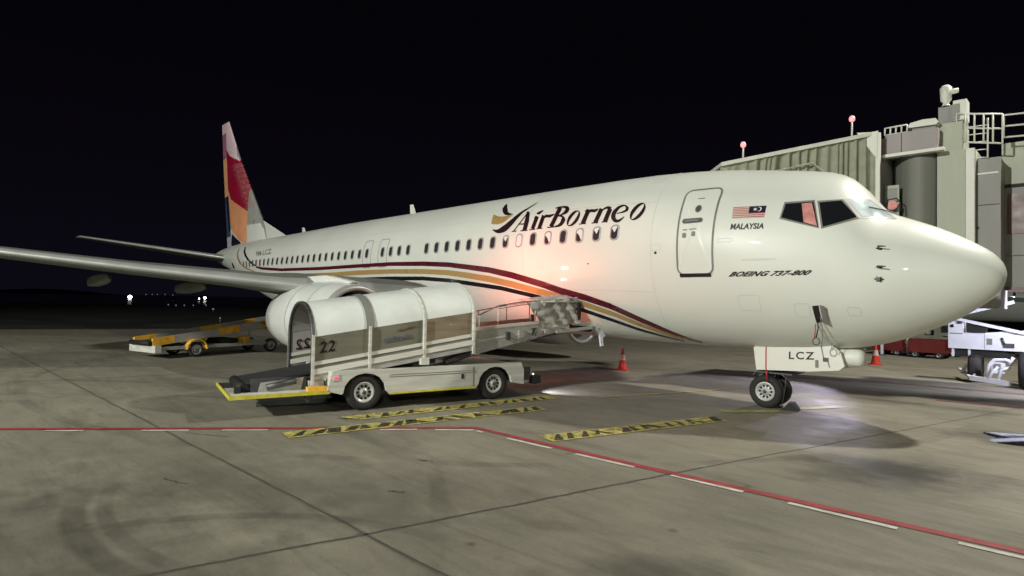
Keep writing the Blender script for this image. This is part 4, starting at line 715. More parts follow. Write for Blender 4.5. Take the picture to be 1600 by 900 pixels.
# ================================================================ GROUND
def concrete():
    m = bpy.data.materials.new('apron_concrete'); m.use_nodes = True; n = m.node_tree.nodes; l = m.node_tree.links; b = n['Principled BSDF']
    tc = n.new('ShaderNodeTexCoord'); P = tc.outputs['Object']
    def noise(scale, det=8, st=None, rot=0, rough=.6, dist=0):
        nn = n.new('ShaderNodeTexNoise'); nn.inputs['Scale'].default_value = scale; nn.inputs['Detail'].default_value = det; nn.inputs['Roughness'].default_value = rough; nn.inputs['Distortion'].default_value = dist
        mp = n.new('ShaderNodeMapping'); mp.inputs['Scale'].default_value = st or (1, 1, 1); mp.inputs['Rotation'].default_value = (0, 0, rot); l.new(P, mp.inputs[0]); l.new(mp.outputs[0], nn.inputs['Vector']); return nn.outputs['Fac']
    def mr(x, a, b_, c, d):
        r = n.new('ShaderNodeMapRange'); r.inputs[1].default_value = a; r.inputs[2].default_value = b_; r.inputs[3].default_value = c; r.inputs[4].default_value = d; l.new(x, r.inputs[0]); return r.outputs[0]
    def math_(op, a, b_):
        r = n.new('ShaderNodeMath'); r.operation = op
        for i, v in enumerate((a, b_)):
            if isinstance(v, (int, float)): r.inputs[i].default_value = v
            elif v is not None: l.new(v, r.inputs[i])
        return r.outputs[0]
    f = mr(noise(.22, 5), .35, .68, .74, 1.12)
    f = math_('MULTIPLY', f, mr(noise(1.1, 8, (1, 2.2, 1), .35, .65, .8), .35, .7, .82, 1.08))
    f = math_('MULTIPLY', f, mr(noise(.9, 7, (.35, 3.2, 1), -.05, .7, 1.2), .50, .75, 1., .72))
    f = math_('MULTIPLY', f, mr(noise(.8, 7, (.3, 2.6, 1), 1.2, .7, 1.5), .55, .78, 1., .74))
    f = math_('MULTIPLY', f, mr(noise(22, 6, rough=.75), .3, .7, .88, 1.08))
    f = math_('MULTIPLY', f, mr(noise(130, 3), .3, .7, .80, 1.15))
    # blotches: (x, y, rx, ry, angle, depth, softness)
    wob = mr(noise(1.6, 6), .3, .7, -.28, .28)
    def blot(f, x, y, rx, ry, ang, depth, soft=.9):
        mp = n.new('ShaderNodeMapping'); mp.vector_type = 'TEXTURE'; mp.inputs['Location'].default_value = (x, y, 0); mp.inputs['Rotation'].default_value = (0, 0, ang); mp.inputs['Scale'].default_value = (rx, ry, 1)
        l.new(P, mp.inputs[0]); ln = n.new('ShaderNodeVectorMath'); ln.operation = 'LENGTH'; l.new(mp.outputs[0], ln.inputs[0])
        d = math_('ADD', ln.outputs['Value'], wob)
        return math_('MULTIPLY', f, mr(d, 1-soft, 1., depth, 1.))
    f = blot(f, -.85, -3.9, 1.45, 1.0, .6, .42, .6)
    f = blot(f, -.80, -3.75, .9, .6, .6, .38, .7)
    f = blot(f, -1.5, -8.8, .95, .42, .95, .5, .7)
    f = blot(f, -5.1, -9.9, 3.2, 1.5, .65, .58)  # broad dim area: light falloff painted into the concrete
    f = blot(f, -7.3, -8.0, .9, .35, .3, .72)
    f = blot(f, -5.4, -12.3, 4.2, 1.5, .3, .52)  # darker near corner, also light falloff painted into the concrete
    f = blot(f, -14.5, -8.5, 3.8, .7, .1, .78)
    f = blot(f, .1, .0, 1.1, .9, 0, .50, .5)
    # tyre marks: rings
    def arc(f, x, y, r, w, depth, a=1., mask=None):
        mp = n.new('ShaderNodeMapping'); mp.vector_type = 'TEXTURE'; mp.inputs['Location'].default_value = (x, y, 0); mp.inputs['Scale'].default_value = (r, r*a, 1)
        l.new(P, mp.inputs[0]); ln = n.new('ShaderNodeVectorMath'); ln.operation = 'LENGTH'; l.new(mp.outputs[0], ln.inputs[0])
        d = math_('ABSOLUTE', math_('SUBTRACT', ln.outputs['Value'], 1.), None)
        gate = mr(noise(.55, 5), .42, .6, 1., depth); k = mr(d, w*.6/r, w/r, 0., 1.)
        inv = math_('SUBTRACT', 1., k)
        if mask:
            m2 = n.new('ShaderNodeMapping'); m2.vector_type = 'TEXTURE'; m2.inputs['Location'].default_value = (mask[0], mask[1], 0); m2.inputs['Scale'].default_value = (mask[2], mask[2], 1)
            l.new(P, m2.inputs[0]); l2 = n.new('ShaderNodeVectorMath'); l2.operation = 'LENGTH'; l.new(m2.outputs[0], l2.inputs[0])
            inv = math_('MULTIPLY', inv, mr(l2.outputs['Value'], .6, 1., 1., 0.)); gate = mr(noise(2.2, 5), .3, .6, (1+depth)/2, depth)
        dark_ = math_('SUBTRACT', 1., gate)
        return math_('MULTIPLY', f, math_('SUBTRACT', 1., math_('MULTIPLY', inv, dark_)))
    f = arc(f, -5.25, -7.8, 4.08, .13, .60, mask=(-4.9, -12, 1.9)); f = arc(f, -5.25, -7.8, 3.83, .09, .72, mask=(-5.3, -11.7, 1.8)); f = arc(f, -2.4, -12.6, 3.1, .10, .72, mask=(-4.6, -10.4, 2.0))
    f = arc(f, -9.5, -16.5, 9.4, .12, .7); f = arc(f, 3.0, -16, 9.3, .14, .78); f = arc(f, -14, 2, 13.5, .14, .72); f = arc(f, -4, -19, 13.2, .12, .78)
    vo = n.new('ShaderNodeTexVoronoi'); vo.inputs['Scale'].default_value = 1.1; l.new(P, vo.inputs['Vector'])
    f = math_('MULTIPLY', f, mr(vo.outputs['Distance'], .02, .075, .55, 1.))
    vo = n.new('ShaderNodeTexVoronoi'); vo.inputs['Scale'].default_value = 3.7; l.new(P, vo.inputs['Vector'])
    f = math_('MULTIPLY', f, mr(vo.outputs['Distance'], .02, .06, .7, 1.))
    col = n.new('ShaderNodeVectorMath'); col.operation = 'SCALE'; col.inputs[0].default_value = (.285, .265, .205); l.new(f, col.inputs['Scale']); l.new(col.outputs[0], b.inputs['Base Color'])
    l.new(mr(noise(.7, 6), .35, .65, .55, .82), b.inputs['Roughness'])
    bp = n.new('ShaderNodeBump'); bp.inputs['Strength'].default_value = .35; bp.inputs['Distance'].default_value = .004; l.new(noise(90, 5), bp.inputs['Height']); l.new(bp.outputs[0], b.inputs['Normal'])
    return m
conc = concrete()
EDGE_A, EDGE_B = Vector((-42.6, -10.0, 0)), Vector((-39.0, 3.0, 0))
mb = MB()
# apron outline: camera side, behind, far right; bounded on the left by the grass edge
ed = (EDGE_B-EDGE_A).normalized()
p1 = EDGE_A-ed*70; p2 = EDGE_B+ed*140
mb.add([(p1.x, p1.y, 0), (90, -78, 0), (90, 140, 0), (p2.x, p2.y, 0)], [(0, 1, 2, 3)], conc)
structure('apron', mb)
grass = mat('dark_grass', (.010, .012, .008), .95, var=.4, scale=.2)
mb = MB(); mb.add([(-4000, -4000, -.06), (4000, -4000, -.06), (4000, 4000, -.06), (-4000, 4000, -.06)], [(0, 1, 2, 3)], grass); structure('grass_field', mb)
water = mat('dark_water', (.004, .005, .010), .25, var=.2, scale=.05)
mb = MB(); mb.add([(-4000, -4000, -.03), (-150, -4000, -.03), (-150, 4000, -.03), (-4000, 4000, -.03)], [(0, 1, 2, 3)], water); structure('sea', mb)
# low dark hill beyond the water
hill = mat('distant_hill', (.012, .012, .02), 1)
mb = MB(); pts = []
for k in range(61):
    y = -700+k*40; pts.append((y, 3+5*math.sin(k*.37)+3*math.sin(k*.9+1)))
vs = []
for y, h_ in pts: vs += [(-1500, y, -.02), (-1560, y, h_), (-1700, y, -.02)]
mb.add(vs, [f for k in range(60) for f in ((3*k, 3*k+3, 3*k+4, 3*k+1), (3*k+1, 3*k+4, 3*k+5, 3*k+2))], hill, True); structure('hills', mb)

def ribbon(name, pts, width, m, z, kind=True, mb=None):
    own = mb is None
    if own: mb = MB()
    vs = []
    for i, p in enumerate(pts):
        p = Vector((*p, 0)); a = Vector((*pts[max(i-1, 0)], 0)); b = Vector((*pts[min(i+1, len(pts)-1)], 0)); d = (b-a).normalized(); nrm = Vector((-d.y, d.x, 0))
        for sg in (1, -1): vs.append((p.x+nrm.x*width/2*sg, p.y+nrm.y*width/2*sg, z))
    mb.add(vs, [(2*i, 2*i+1, 2*i+3, 2*i+2) for i in range(len(pts)-1)], m)
    if own:
        return structure(name, mb) if kind else mb.done(name)
joint = mat('joint_sealant', (.075, .070, .058), .8, var=.4, scale=4)
halo = mat('joint_stain', (.15, .14, .11), .7, var=.5, scale=3, alpha=.16)
def jitter(a, b, n=30, amp=.012):
    o = []
    for k in range(n+1):
        t = k/n; o.append((a[0]+(b[0]-a[0])*t+random.uniform(-amp, amp), a[1]+(b[1]-a[1])*t+random.uniform(-amp, amp)))
    return o
for a_, b_, w_ in (((-30, -10.9), (-3.62, -10.01), .06), ((-3.62, -10.01), (12, -9.6), .06), ((-3.62, -10.01), (-2.6, -5.6), .06), ((-4.6, -13.8), (-3.62, -10.01), .07)): ribbon('joint_stain', jitter(a_, b_, 60, .02), w_, halo, .002)
ribbon('slab_joint', jitter((-30, -10.9), (-3.62, -10.01), 60), .017, joint, .004)
ribbon('slab_joint', jitter((-3.62, -10.01), (12, -9.6), 40), .022, joint, .004)
ribbon('slab_joint', jitter((-4.6, -13.8), (-3.62, -10.01), 20), .026, joint, .004)
ribbon('slab_joint', jitter((-3.62, -10.01), (-2.6, -5.6), 20), .024, joint, .004)
ribbon('slab_joint', jitter((-2.6, -5.6), (1.2, 9.5), 30), .016, joint, .004)
ribbon('slab_joint', jitter((-17.0, -11.5), (-14.5, 4), 40), .02, joint, .004)
ribbon('slab_joint', jitter((-30, 4.2), (14, 5.6), 60), .02, joint, .005)
scr = mat('dark_scratch', (.09, .085, .065), .8, var=.4, scale=9, worn=.45)
for a_, b_, w_ in (((-6.6, -10.9), (-6.2, -10.75), .03), ((-5.3, -8.2), (-5.15, -8.1), .05), ((-4.5, -9.2), (-4.35, -9.1), .05), ((-8.9, -10.0), (-8.2, -9.6), .03)):
    ribbon('scratch_mark', jitter(a_, b_, 10, .012), w_, scr, .003)
# painted lines
red_line = mat('red_line_paint', (.36, .045, .05), .6, var=.4, scale=6, worn=.34); white_line = mat('white_line_paint', (.66, .64, .58), .6, var=.35, scale=5, worn=.36)
yl = mat('yellow_line_paint', (.52, .46, .13), .6, var=.5, scale=9, worn=.41); bl = mat('black_line_paint', (.035, .032, .022), .65, var=.4, scale=5, worn=.43)
C0, C1, C2 = (-27.0, -32.0), (-6.32, -6.33), (6.0, -5.6)
ribbon('red_boundary_line', [C0, (-10.92, -12.04), C1, (-3.12, -6.20), (.59, -5.95), C2], .135, red_line, .008)
for a, b in [((-6.61, -6.94), (-6.18, -6.47)), ((-6.12, -6.47), (-5.95, -6.475)), ((-5.42, -6.45), (-4.55, -6.40)), ((-4.13, -6.37), (-3.21, -6.31)), ((-2.7, -6.26), (-1.81, -6.22)), ((-1.32, -6.21), (-.32, -6.17)), ((.15, -6.15), (1.1, -6.09)), ((1.6, -6.06), (2.6, -6.0))]:
    ribbon('white_dash', [a, b], .075, white_line, .008)
dl = Vector((-6.32+10.92, -6.33+12.04)).normalized(); nl = Vector((dl.y, -dl.x))*.13
for px_a, px_b in ((.95, 1.55), (2.05, 2.65), (3.3, 4.0), (4.5, 5.2), (6.05, 6.6), (7.3, 8.2)):
    q = Vector((-6.32, -6.33)); a = q-dl*px_a+nl; b = q-dl*px_b+nl
    ribbon('white_dash', [tuple(a), tuple(b)], .075, white_line, .008)
worn = mat('worn_concrete_patch', (.26, .24, .17), .7, var=.3, scale=6)
def hatch(name, a, b, wd, pitch=.27):
    a = Vector(a); b = Vector(b); d = (b-a); L = d.length; d.normalize(); nn = Vector((-d.y, d.x)); mb = MB(); rnd = random.Random(int(L*100))
    P = lambda t, v, z: (a.x+d.x*t+nn.x*v, a.y+d.y*t+nn.y*v, z)
    mb.add([P(0, -wd/2, .010), P(L, -wd/2, .010), P(L, wd/2, .010), P(0, wd/2, .010)], [(0, 1, 2, 3)], yl)
    t = .05
    bare = 0
    while t < L-.2:
        w_ = pitch*rnd.uniform(.35, .85); k = rnd.choice((-.16, .12, .2, .26))
        if rnd.random() < .35:
            u_ = rnd.uniform(-.2, .2)*wd; mb.add([P(t+w_+.02, u_-.05, .012), P(t+w_+.13, u_-.03, .012), P(t+w_+.11, u_+.05, .012), P(t+w_+.0, u_+.04, .012)], [(0, 1, 2, 3)], worn)
        if rnd.random() < .93:
            v0, v1 = -wd*.36+rnd.uniform(-.02, .03), wd*.36+rnd.uniform(-.03, .02)
            tp_ = rnd.uniform(.1, 1.); mb.add([P(t, v0, .013), P(t+w_, v0+rnd.uniform(-.02, .02), .013), P(t+w_*tp_+k, v1, .013), P(t+k, v1+rnd.uniform(-.02, .02), .013)], [(0, 1, 2, 3)], bl)
        t += pitch
    o = structure(name, mb); return o
hatch('hatched_marking', (-7.76, -8.94), (-6.83, -4.11), .44)
hatch('hatched_marking', (-8.30, -7.62), (-7.60, -2.9), .42)
hatch('hatched_marking', (-5.02, -6.02), (-3.97, -2.32), .44)
yl2 = mat('faded_yellow_paint', (.40, .37, .15), .6, var=.5, scale=6)
ribbon('yellow_lead_line', [(-6.91, -2.2), (-5.95, .56), (-4.9, 4)], .10, yl2, .009)
ribbon('yellow_lead_line', [(-4.3, -1.5), (-3.5, -.55)], .26, yl2, .009); ribbon('yellow_lead_line', [(-3.5, -.2), (-2.87, 1.07)], .22, yl2, .009)
red2 = mat('faded_red_paint', (.22, .05, .045), .6, var=.5, scale=4)
ribbon('red_stand_line', [(-7.5, 4.6), (-3.2, 6.9), (3, 7.4)], .12, red2, .008)
ribbon('red_stand_line', [(-1.6, 4.0), (3.0, 5.0)], .14, red2, .008)
# steel pit cover beside the loader
pit = mat('pit_cover_steel', (.10, .095, .085), .6, .4, var=.3, scale=6)
# puddle
pud = mat('puddle_water', (.02, .02, .022), .02, var=.1, rvar=.01)
mb = MB(); N = 28; vs = [(.28, .02, .006)]
for k in range(N):
    t = 2*math.pi*k/N; r = 1+.18*math.sin(3*t+1)+.12*math.sin(5*t); vs.append((.28+.60*r*math.cos(t), .02+.56*r*math.sin(t), .006))
mb.add(vs, [(0, i+1, (i+1) % N+1) for i in range(N)], pud); structure('puddle', mb)
# ================================================================ DISTANT LIGHTS over the water
lw = lampm('lamp_white', (1, .97, .95), 9); lf = lampm('lamp_faint', (.7, .72, 1), .13)
def distant(p, r, m, label, group=None, mast=0):
    t = thing('distant_lamp', label, 'lamp', (p[0], p[1], 0), 0, group)
    mb = MB(); mb.weld = False
    r *= .8; mb.lathe([(-r, .001), (-r*.7, r*.7), (0, r), (r*.7, r*.7), (r, .001)], m, 'z', 10, c=(0, 0, p[2])); mb.done('lamp_head', t)
    mb = MB(); mb.tube([(0, 0, min(-.06, p[2])), (0, 0, max(p[2]-r, .1))], .08, steel, 5); mb.done('mast', t)
distant((-303.69, 50.18, 1.04), 1.05, lw, 'brightest floodlight on the dark shore, left of the yellow belt loader')
distant((-280.01, 73.88, 1.3), .72, lw, 'bright floodlight on the dark shore, just under the wing fairing')
distant((-281.83, 72.07, .95), .36, lw, 'small lamp close beside the floodlight under the wing')
for p in ((-298.63, 55.21, 2.33), (-296.6, 57.23, 2.39), (-294.98, 58.85, 2.43), (-292.55, 61.28, 2.5), (-290.13, 63.72, 2.28)):
    distant(p, .30, lf, 'faint lamp in the row far across the dark water', 'faint lamps across the dark water')
for k, (px_, py_) in enumerate(((333, 483), (344, 497), (263, 476), (275, 477), (288, 477), (302, 477), (322, 477))):
    d = Vector(r2)*(px_-800)/FPX-Vector(u2)*(py_-450)/FPX+fw; p = Vector((CX, CY, CZ))+d*((.35-CZ)/d.z)
    dist = (p-Vector((CX, CY, CZ))).length
    distant(tuple(p), dist*.0013*(1.4 if k == 0 else 1), lf, 'low field lamp on the dark grass beyond the apron', 'low field lamps beyond the apron')
# ================================================================ CONES
def cone(loc, h_, label):
    t = thing('traffic_cone', label, 'traffic cone', loc, .3, 'traffic cones')
    s = h_/.7; mb = MB(); mb.box((-.18*s, -.18*s, 0), (.18*s, .18*s, .035*s), cone_red); mb.done('base', t)
    mb = MB(); mb.lathe([(.035*s, .145*s), (.32*s, .095*s)], cone_red, 'z', 20); mb.lathe([(.50*s, .062*s), (.68*s, .032*s), (.70*s, .028*s), (.70*s, .001)], cone_red, 'z', 20); mb.done('cone_body', t)
    mb = MB(); mb.lathe([(.32*s, .096*s), (.50*s, .063*s)], cone_wht, 'z', 20); mb.done('reflective_band', t)
cone((-9.76, 3.06, 0), .70, 'orange cone standing alone on the apron beyond the belt loader head')
cone((-4.88, 12.83, 0), .78, 'orange cone beyond the nose gear, in front of the maroon dollies')
# chock
mb = MB(); mb.prism([(-.16, 0), (.16, 0), (.05, .15), (-.05, .15)], -.16, .16, tyre, 'xz'); o = mb.done('wheel_chock'); o.location = (-3.42, -.12, 0); o.rotation_euler = (0, 0, .2); tag(o, 'black rubber chock set against the nose wheels', 'wheel chock')
# ================================================================ BELT LOADER with white canopy
D = Vector((.215, .9766, 0)); N_ = Vector((.9766, -.215, 0))
lo = Vector((-8.445, -5.56, 0))-N_*1.0
ldr = thing('belt_loader', 'white baggage belt loader with a tunnel canopy numbered 22, reaching up to the fuselage', 'belt loader', lo, math.atan2(D.y, D.x))
# local frame: +x forward (towards the aircraft), near side is -y
def T(t): return t-1.44
def Lz(t): return .74+.145*(t+.93)          # belt height along the boom
# -- bed with wheel arches
def arch_side(y0, y1, mb):
    P = [(T(-.72), .42), (T(-.62), .78), (T(3.55), .78), (T(3.62), .62), (T(3.62), .30)]
    for tc_ in (2.88, 0.):
        for k in range(9):
            a = math.pi*k/8; P.append((T(tc_)+.42*math.cos(a), .36+.36*math.sin(a)))
        if tc_ > 1: P += [(T(2.40), .30), (T(.5), .28)]
    P.append((T(-.45), .34))
    return P
P = arch_side(0, 0, None)
for y0, y1 in ((-1.0, -.93), (.93, 1.0)):
    mb = MB(); mb.prism(P, y0, y1, gse_white); sp = mb.done('side_panel', ldr)
    if y0 < 0:
        mb = MB()
        mb.box((T(.5), -1.006, .285), (T(2.4), -.995, .325), yellow)
        for z in (.62, .66): mb.box((T(.48), -1.008, z), (T(2.42), -.998, z+.008), seal)
        mb.box((T(2.05), -1.012, .50), (T(2.10), -.998, .60), dark); mb.box((T(2.32), -1.01, .33), (T(2.33), -.998, .74), seal)
        g = mb.done('panel_trim', ldr); g.parent = sp
        mb = MB(); mb.box((T(-.62), -1.015, .60), (T(-.50), -.99, .72), gse_white); mb.lathe([(-1.03, .001), (-1.025, .030), (-1.01, .042), (-1.0, .042)], tail_red, 'y', 14, c=(T(-.56), 0, .655)); g = mb.done('tail_lamp', ldr); g.parent = sp
mb = MB(); mb.box((T(-.60), -.93, .70), (T(3.5), .93, .745), gse_white); mb.box((T(-.64), -.93, .38), (T(-.60), .93, .76), gse_white); mb.box((T(3.55), -.93, .30), (T(3.60), .93, .7), gse_white)
mb.box((T(-.5), -.45, .28), (T(3.4), .45, .55), steel)
for t_ in (0, 2.88): mb.box((T(t_)-.5, -.70, .40), (T(t_)+.5, .70, .70), dark); mb.tube([(T(t_), -.9, .35), (T(t_), .9, .35)], .05, steel, 8)
mb.done('truck_bed', ldr)
for t_ in (0, 2.88):
    for y in (-.86, .86): wheel(ldr, (T(t_), y, .345), .345, .105, .20)
mb = MB(); mb.box((T(3.60), -.8, .30), (T(4.0), .8, .52), gse_white); mb.box((T(3.62), -.92, .38), (T(3.85), -.7, .66), steel); mb.box((T(4.0), -.85, .26), (T(4.08), .85, .42), dark); mb.box((T(3.9), -.95, .28), (T(4.12), -.75, .46), dark); mb.done('front_bumper', ldr)
# headlamp giving the bright patch on the concrete
hl = mat('headlamp', (.9, .9, 1), .3, emit=(.9, .9, 1), es=4)
mb = MB(); mb.box((T(4.08), -.70, .40), (T(4.10), -.58, .48), hl); mb.done('headlamp', ldr)
L = bpy.data.lights.new('loader_headlamp', 'SPOT'); L.energy = 130; L.color = (.86, .84, 1); L.spot_size = math.radians(78); L.spot_blend = .8; L.shadow_soft_size = .05
o = bpy.data.objects.new('loader_headlamp', L); COL.objects.link(o); o.parent = ldr; o.location = (T(4.14), -.62, .44); o.rotation_euler = (math.radians(68), 0, math.radians(-90-8))
rail_white = mat('rail_white', (.72, .71, .66), .42, var=.12, scale=4, stretch=(.3, 1, 4))
# -- tunnel canopy in three sections (near edge y=-.72, far edge y=.95)
YN, YF = -.74, 1.25; YC = (YN+YF)/2; HWD = (YF-YN)/2
def csec(t, zoff=0., r=0., n=14):
    """arch outline points (y, z) at station t, near foot -> crown -> far foot"""
    z0 = Lz(t)-.14; o = []; CH = .66
    o.append((YN-r, z0)); o.append((YN-r, z0+.78))
    for k in range(1, n):
        a = math.pi-math.pi*k/n; o.append((YC+(HWD+r)*math.cos(a), z0+.78+(CH+r)*math.sin(a)))
    o.append((YF+r, z0+.78)); o.append((YF+r, z0)); return o
bounds = [-.93, .15, 1.30, 2.45]
for i in range(3):
    t0, t1 = bounds[i]+.025, bounds[i+1]-.025
    mb = MB(); 
    for r, m in ((0, canopy_white), (-.02, canopy_in)):
        A = csec(t0, r=r)[1:-1]; B = csec(t1, r=r)[1:-1]; n = len(A)
        vs = [(T(t0), *p) for p in A]+[(T(t1), *p) for p in B]; mb.add(vs, [(k, k+1, k+1+n, k+n) for k in range(n-1)], m, True)
    mb.weld = False; sh = mb.done('canopy_shell', ldr)
    for (y, sg) in ((YN, -1), (YF, 1)):
        mb = MB(); zl = [Lz(t0)-.14, Lz(t1)-.14]; th = .012
        def sl(a, b, m, y_, w_):  # sloped side plank from height a to b above the foot line
            mb.add([(T(t0), y_, zl[0]+a), (T(t1), y_, zl[1]+a), (T(t1), y_, zl[1]+b), (T(t0), y_, zl[0]+b), (T(t0), y_+w_, zl[0]+a), (T(t1), y_+w_, zl[1]+a), (T(t1), y_+w_, zl[1]+b), (T(t0), y_+w_, zl[0]+b)],
                   [(0,1,2,3),(7,6,5,4),(0,4,5,1),(3,2,6,7),(0,3,7,4),(1,5,6,2)], m)
        sl(.34, .80, (olive, olive, bronze)[i] if sg < 0 else canopy_in, y, .012*sg*-1)
        g = mb.done('side_glazing', ldr); g.parent = sh
        mb = MB(); sl(.265, .335, rail_white, y-.02, .05); sl(.10, .20, rail_white, y-.04, .08); sl(-.03, .095, alu, y-.01, .03); sl(.20, .265, olive, y-.004, .01); g = mb.done('side_rail', ldr); g.parent = sh
for i, t_ in enumerate(bounds):
    mb = MB(); A = csec(t_, r=.02); B = csec(t_, r=-.025); n = len(A)
    vs = [(T(t_)-.03, *p) for p in A]+[(T(t_)+.03, *p) for p in A]+[(T(t_)-.03, *p) for p in B]+[(T(t_)+.03, *p) for p in B]
    fs = []
    for k in range(n-1): fs += [(k, k+1, k+1+n, k+n), (2*n+k+1, 2*n+k, 3*n+k, 3*n+k+1), (k+1, k, 2*n+k, 2*n+k+1), (n+k, n+k+1, 3*n+k+1, 3*n+k)]
    mb.add(vs, fs, seal if i == 1 else (steel if i == 0 else gse_white), True)
    for y in (YN-.035, YF+.035): mb.bar((T(t_), y, Lz(t_)-.24), (T(t_), y, Lz(t_)+.70), .05, .05, gse_white)
    if i in (1, 2): mb.box((T(t_)-.09, YN-.09, Lz(t_)-.26), (T(t_)+.09, YN+.02, Lz(t_)-.12), gse_white)
    mb.done('canopy_hoop', ldr)
mb = MB(); t_ = .08; A = csec(t_, r=.025)[1:-1]; B = csec(.24, r=.025)[1:-1]; n = len(A)
mb.add([(T(t_), *p) for p in A]+[(T(.24), *p) for p in B], [(k, k+1, k+1+n, k+n) for k in range(n-1)], seal, True); mb.weld = False; mb.done('canopy_joint_cover', ldr, fix=False)
# numbers
v, f = text_mesh('22', 1, .05, .015, 1.1)
mb = MB(); mb.weld = False; mb.add([(T(-.80)+.28*u, YN-.014, Lz(-.8)+.34+.21*w_+.145*.28*u) for u, w_ in v], f, ink); mb.done('number_lettering', ldr, fix=False)
mb = MB(); mb.weld = False; mb.add([(T(-.50)-.30*u, YF-.03, Lz(-.6)+.26+.22*w_-.145*.3*u) for u, w_ in v], f, ink); mb.done('number_lettering', ldr, fix=False)
faded = mat('faded_blue_lettering', (.14, .15, .20), .5, var=.6, scale=14); faded_r = mat('faded_red_logo', (.20, .10, .08), .5, var=.6, scale=14)
mb = MB(); mb.weld = False
rs = random.Random(3)
for k in range(9):
    t_ = .42+.068*k; mb.bar((T(t_), YN-.016, Lz(t_)+.36), (T(t_+.035), YN-.016, Lz(t_)+.36+rs.uniform(.05, .09)), .006, .024, faded)
mb.bar((T(.72), YN-.016, Lz(.72)+.53), (T(1.08), YN-.016, Lz(1.08)+.56), .006, .035, faded_r)
mb.bar((T(.45), YN-.016, Lz(.45)+.34), (T(1.05), YN-.016, Lz(1.05)+.34), .006, .014, faded); mb.done('faded_lettering', ldr)
def TB(t): return T(t) if t < 2.45 else T(2.45+(t-2.45)*1.19)   # boom stretches past the canopy
# -- conveyor boom
mb = MB()
def boom(mb, t0, t1, y0, y1, a0, b0, a1, b1, m):
    mb.add([(TB(t0), y0, Lz(t0)+a0), (TB(t1), y0, Lz(t1)+a1), (TB(t1), y1, Lz(t1)+a1), (TB(t0), y1, Lz(t0)+a0), (TB(t0), y0, Lz(t0)+b0), (TB(t1), y0, Lz(t1)+b1), (TB(t1), y1, Lz(t1)+b1), (TB(t0), y1, Lz(t0)+b0)],
           [(0,3,2,1),(4,5,6,7),(0,1,5,4),(1,2,6,5),(2,3,7,6),(3,0,4,7)], m)
boom(mb, -2.05, 5.0, -.50, .78, -.20, -.10, -.16, -.02, steel); mb.done('boom_frame', ldr)
mb = MB(); boom(mb, -2.1, 5.05, -.46, .74, -.06, -.02, .0, .06, belt); mb.done('conveyor_belt', ldr)
mb = MB(); boom(mb, 2.48, 4.75, -.62, -.56, -.30, .30, -.06, .12, alu); boom(mb, 2.48, 4.75, -.64, -.54, .24, .31, .14, .20, gse_white); boom(mb, 2.6, 4.6, -.635, -.62, -.02, .02, .0, .03, gse_white)
boom(mb, 2.48, 4.75, .82, .88, -.30, .30, -.06, .16, alu); mb.done('boom_side_plate', ldr)
mb = MB()
for t_, s_ in ((3.25, .1), (3.55, .14), (3.85, .1), (4.15, .12)): mb.box((TB(t_)-s_/2, -.68, Lz(t_)-.08), (TB(t_)+s_/2, -.63, Lz(t_)+.10), steel if s_ == .1 else alu)
mb.tube([(TB(3.3), -.70, Lz(3.3)+.0), (TB(3.5), -.72, Lz(3.5)-.14), (TB(3.8), -.72, Lz(3.8)-.1), (TB(3.9), -.69, Lz(3.9)+.1)], .013, seal, 6); mb.done('hydraulic_fitting', ldr)
# lift arms
for y in (-.40, .66):
    mb = MB(); mb.bar((TB(1.2), y, .72), (TB(4.35), y, Lz(4.35)-.12), .07, .10, alu); mb.bar((TB(.3), y, .74), (TB(2.6), y, Lz(2.6)-.22), .06, .09, steel); mb.done('lift_arm', ldr)
mb = MB(); mb.box((TB(-.55), -.5, .745), (TB(.9), .8, Lz(.2)-.30), dark); mb.tube([(TB(.0), -.62, .82), (TB(1.6), -.62, .86)], .05, dark, 8); mb.tube([(TB(1.9), -.5, .80), (TB(2.6), -.5, 1.0)], .07, steel, 8); mb.box((TB(1.3), -.4, .745), (TB(1.9), .7, .9), dark); mb.done('hydraulic_unit', ldr)
# handrail
mb = MB(); tp = [(2.62, .56), (3.05, .72), (3.6, .74), (4.6, .66)]
mb.tube([(TB(t_), -.60, Lz(t_)+h_) for t_, h_ in tp], .016, seal, 6); mb.tube([(TB(t_), -.60, Lz(t_)+h_-.07) for t_, h_ in tp[1:]], .012, seal, 6)
for t_, h_ in ((2.62, .56), (3.05, .72), (3.9, .72), (4.55, .66)): mb.tube([(TB(t_), -.60, Lz(t_)+.2), (TB(t_), -.60, Lz(t_)+h_)], .016 if t_ > 2.7 else .03, gse_white, 6)
mb.tube([(TB(2.62), .86, Lz(2.62)+.5), (TB(4.6), .86, Lz(4.6)+.62)], .016, seal, 6)
for t_ in (2.62, 3.3, 4.0, 4.6): mb.tube([(TB(t_), .86, Lz(t_)+.1), (TB(t_), .86, Lz(t_)+.56)], .014, seal, 6)
mb.box((TB(3.80), -.63, Lz(3.8)+.26), (TB(3.86), -.58, Lz(3.8)+.42), dark); mb.done('handrail', ldr)
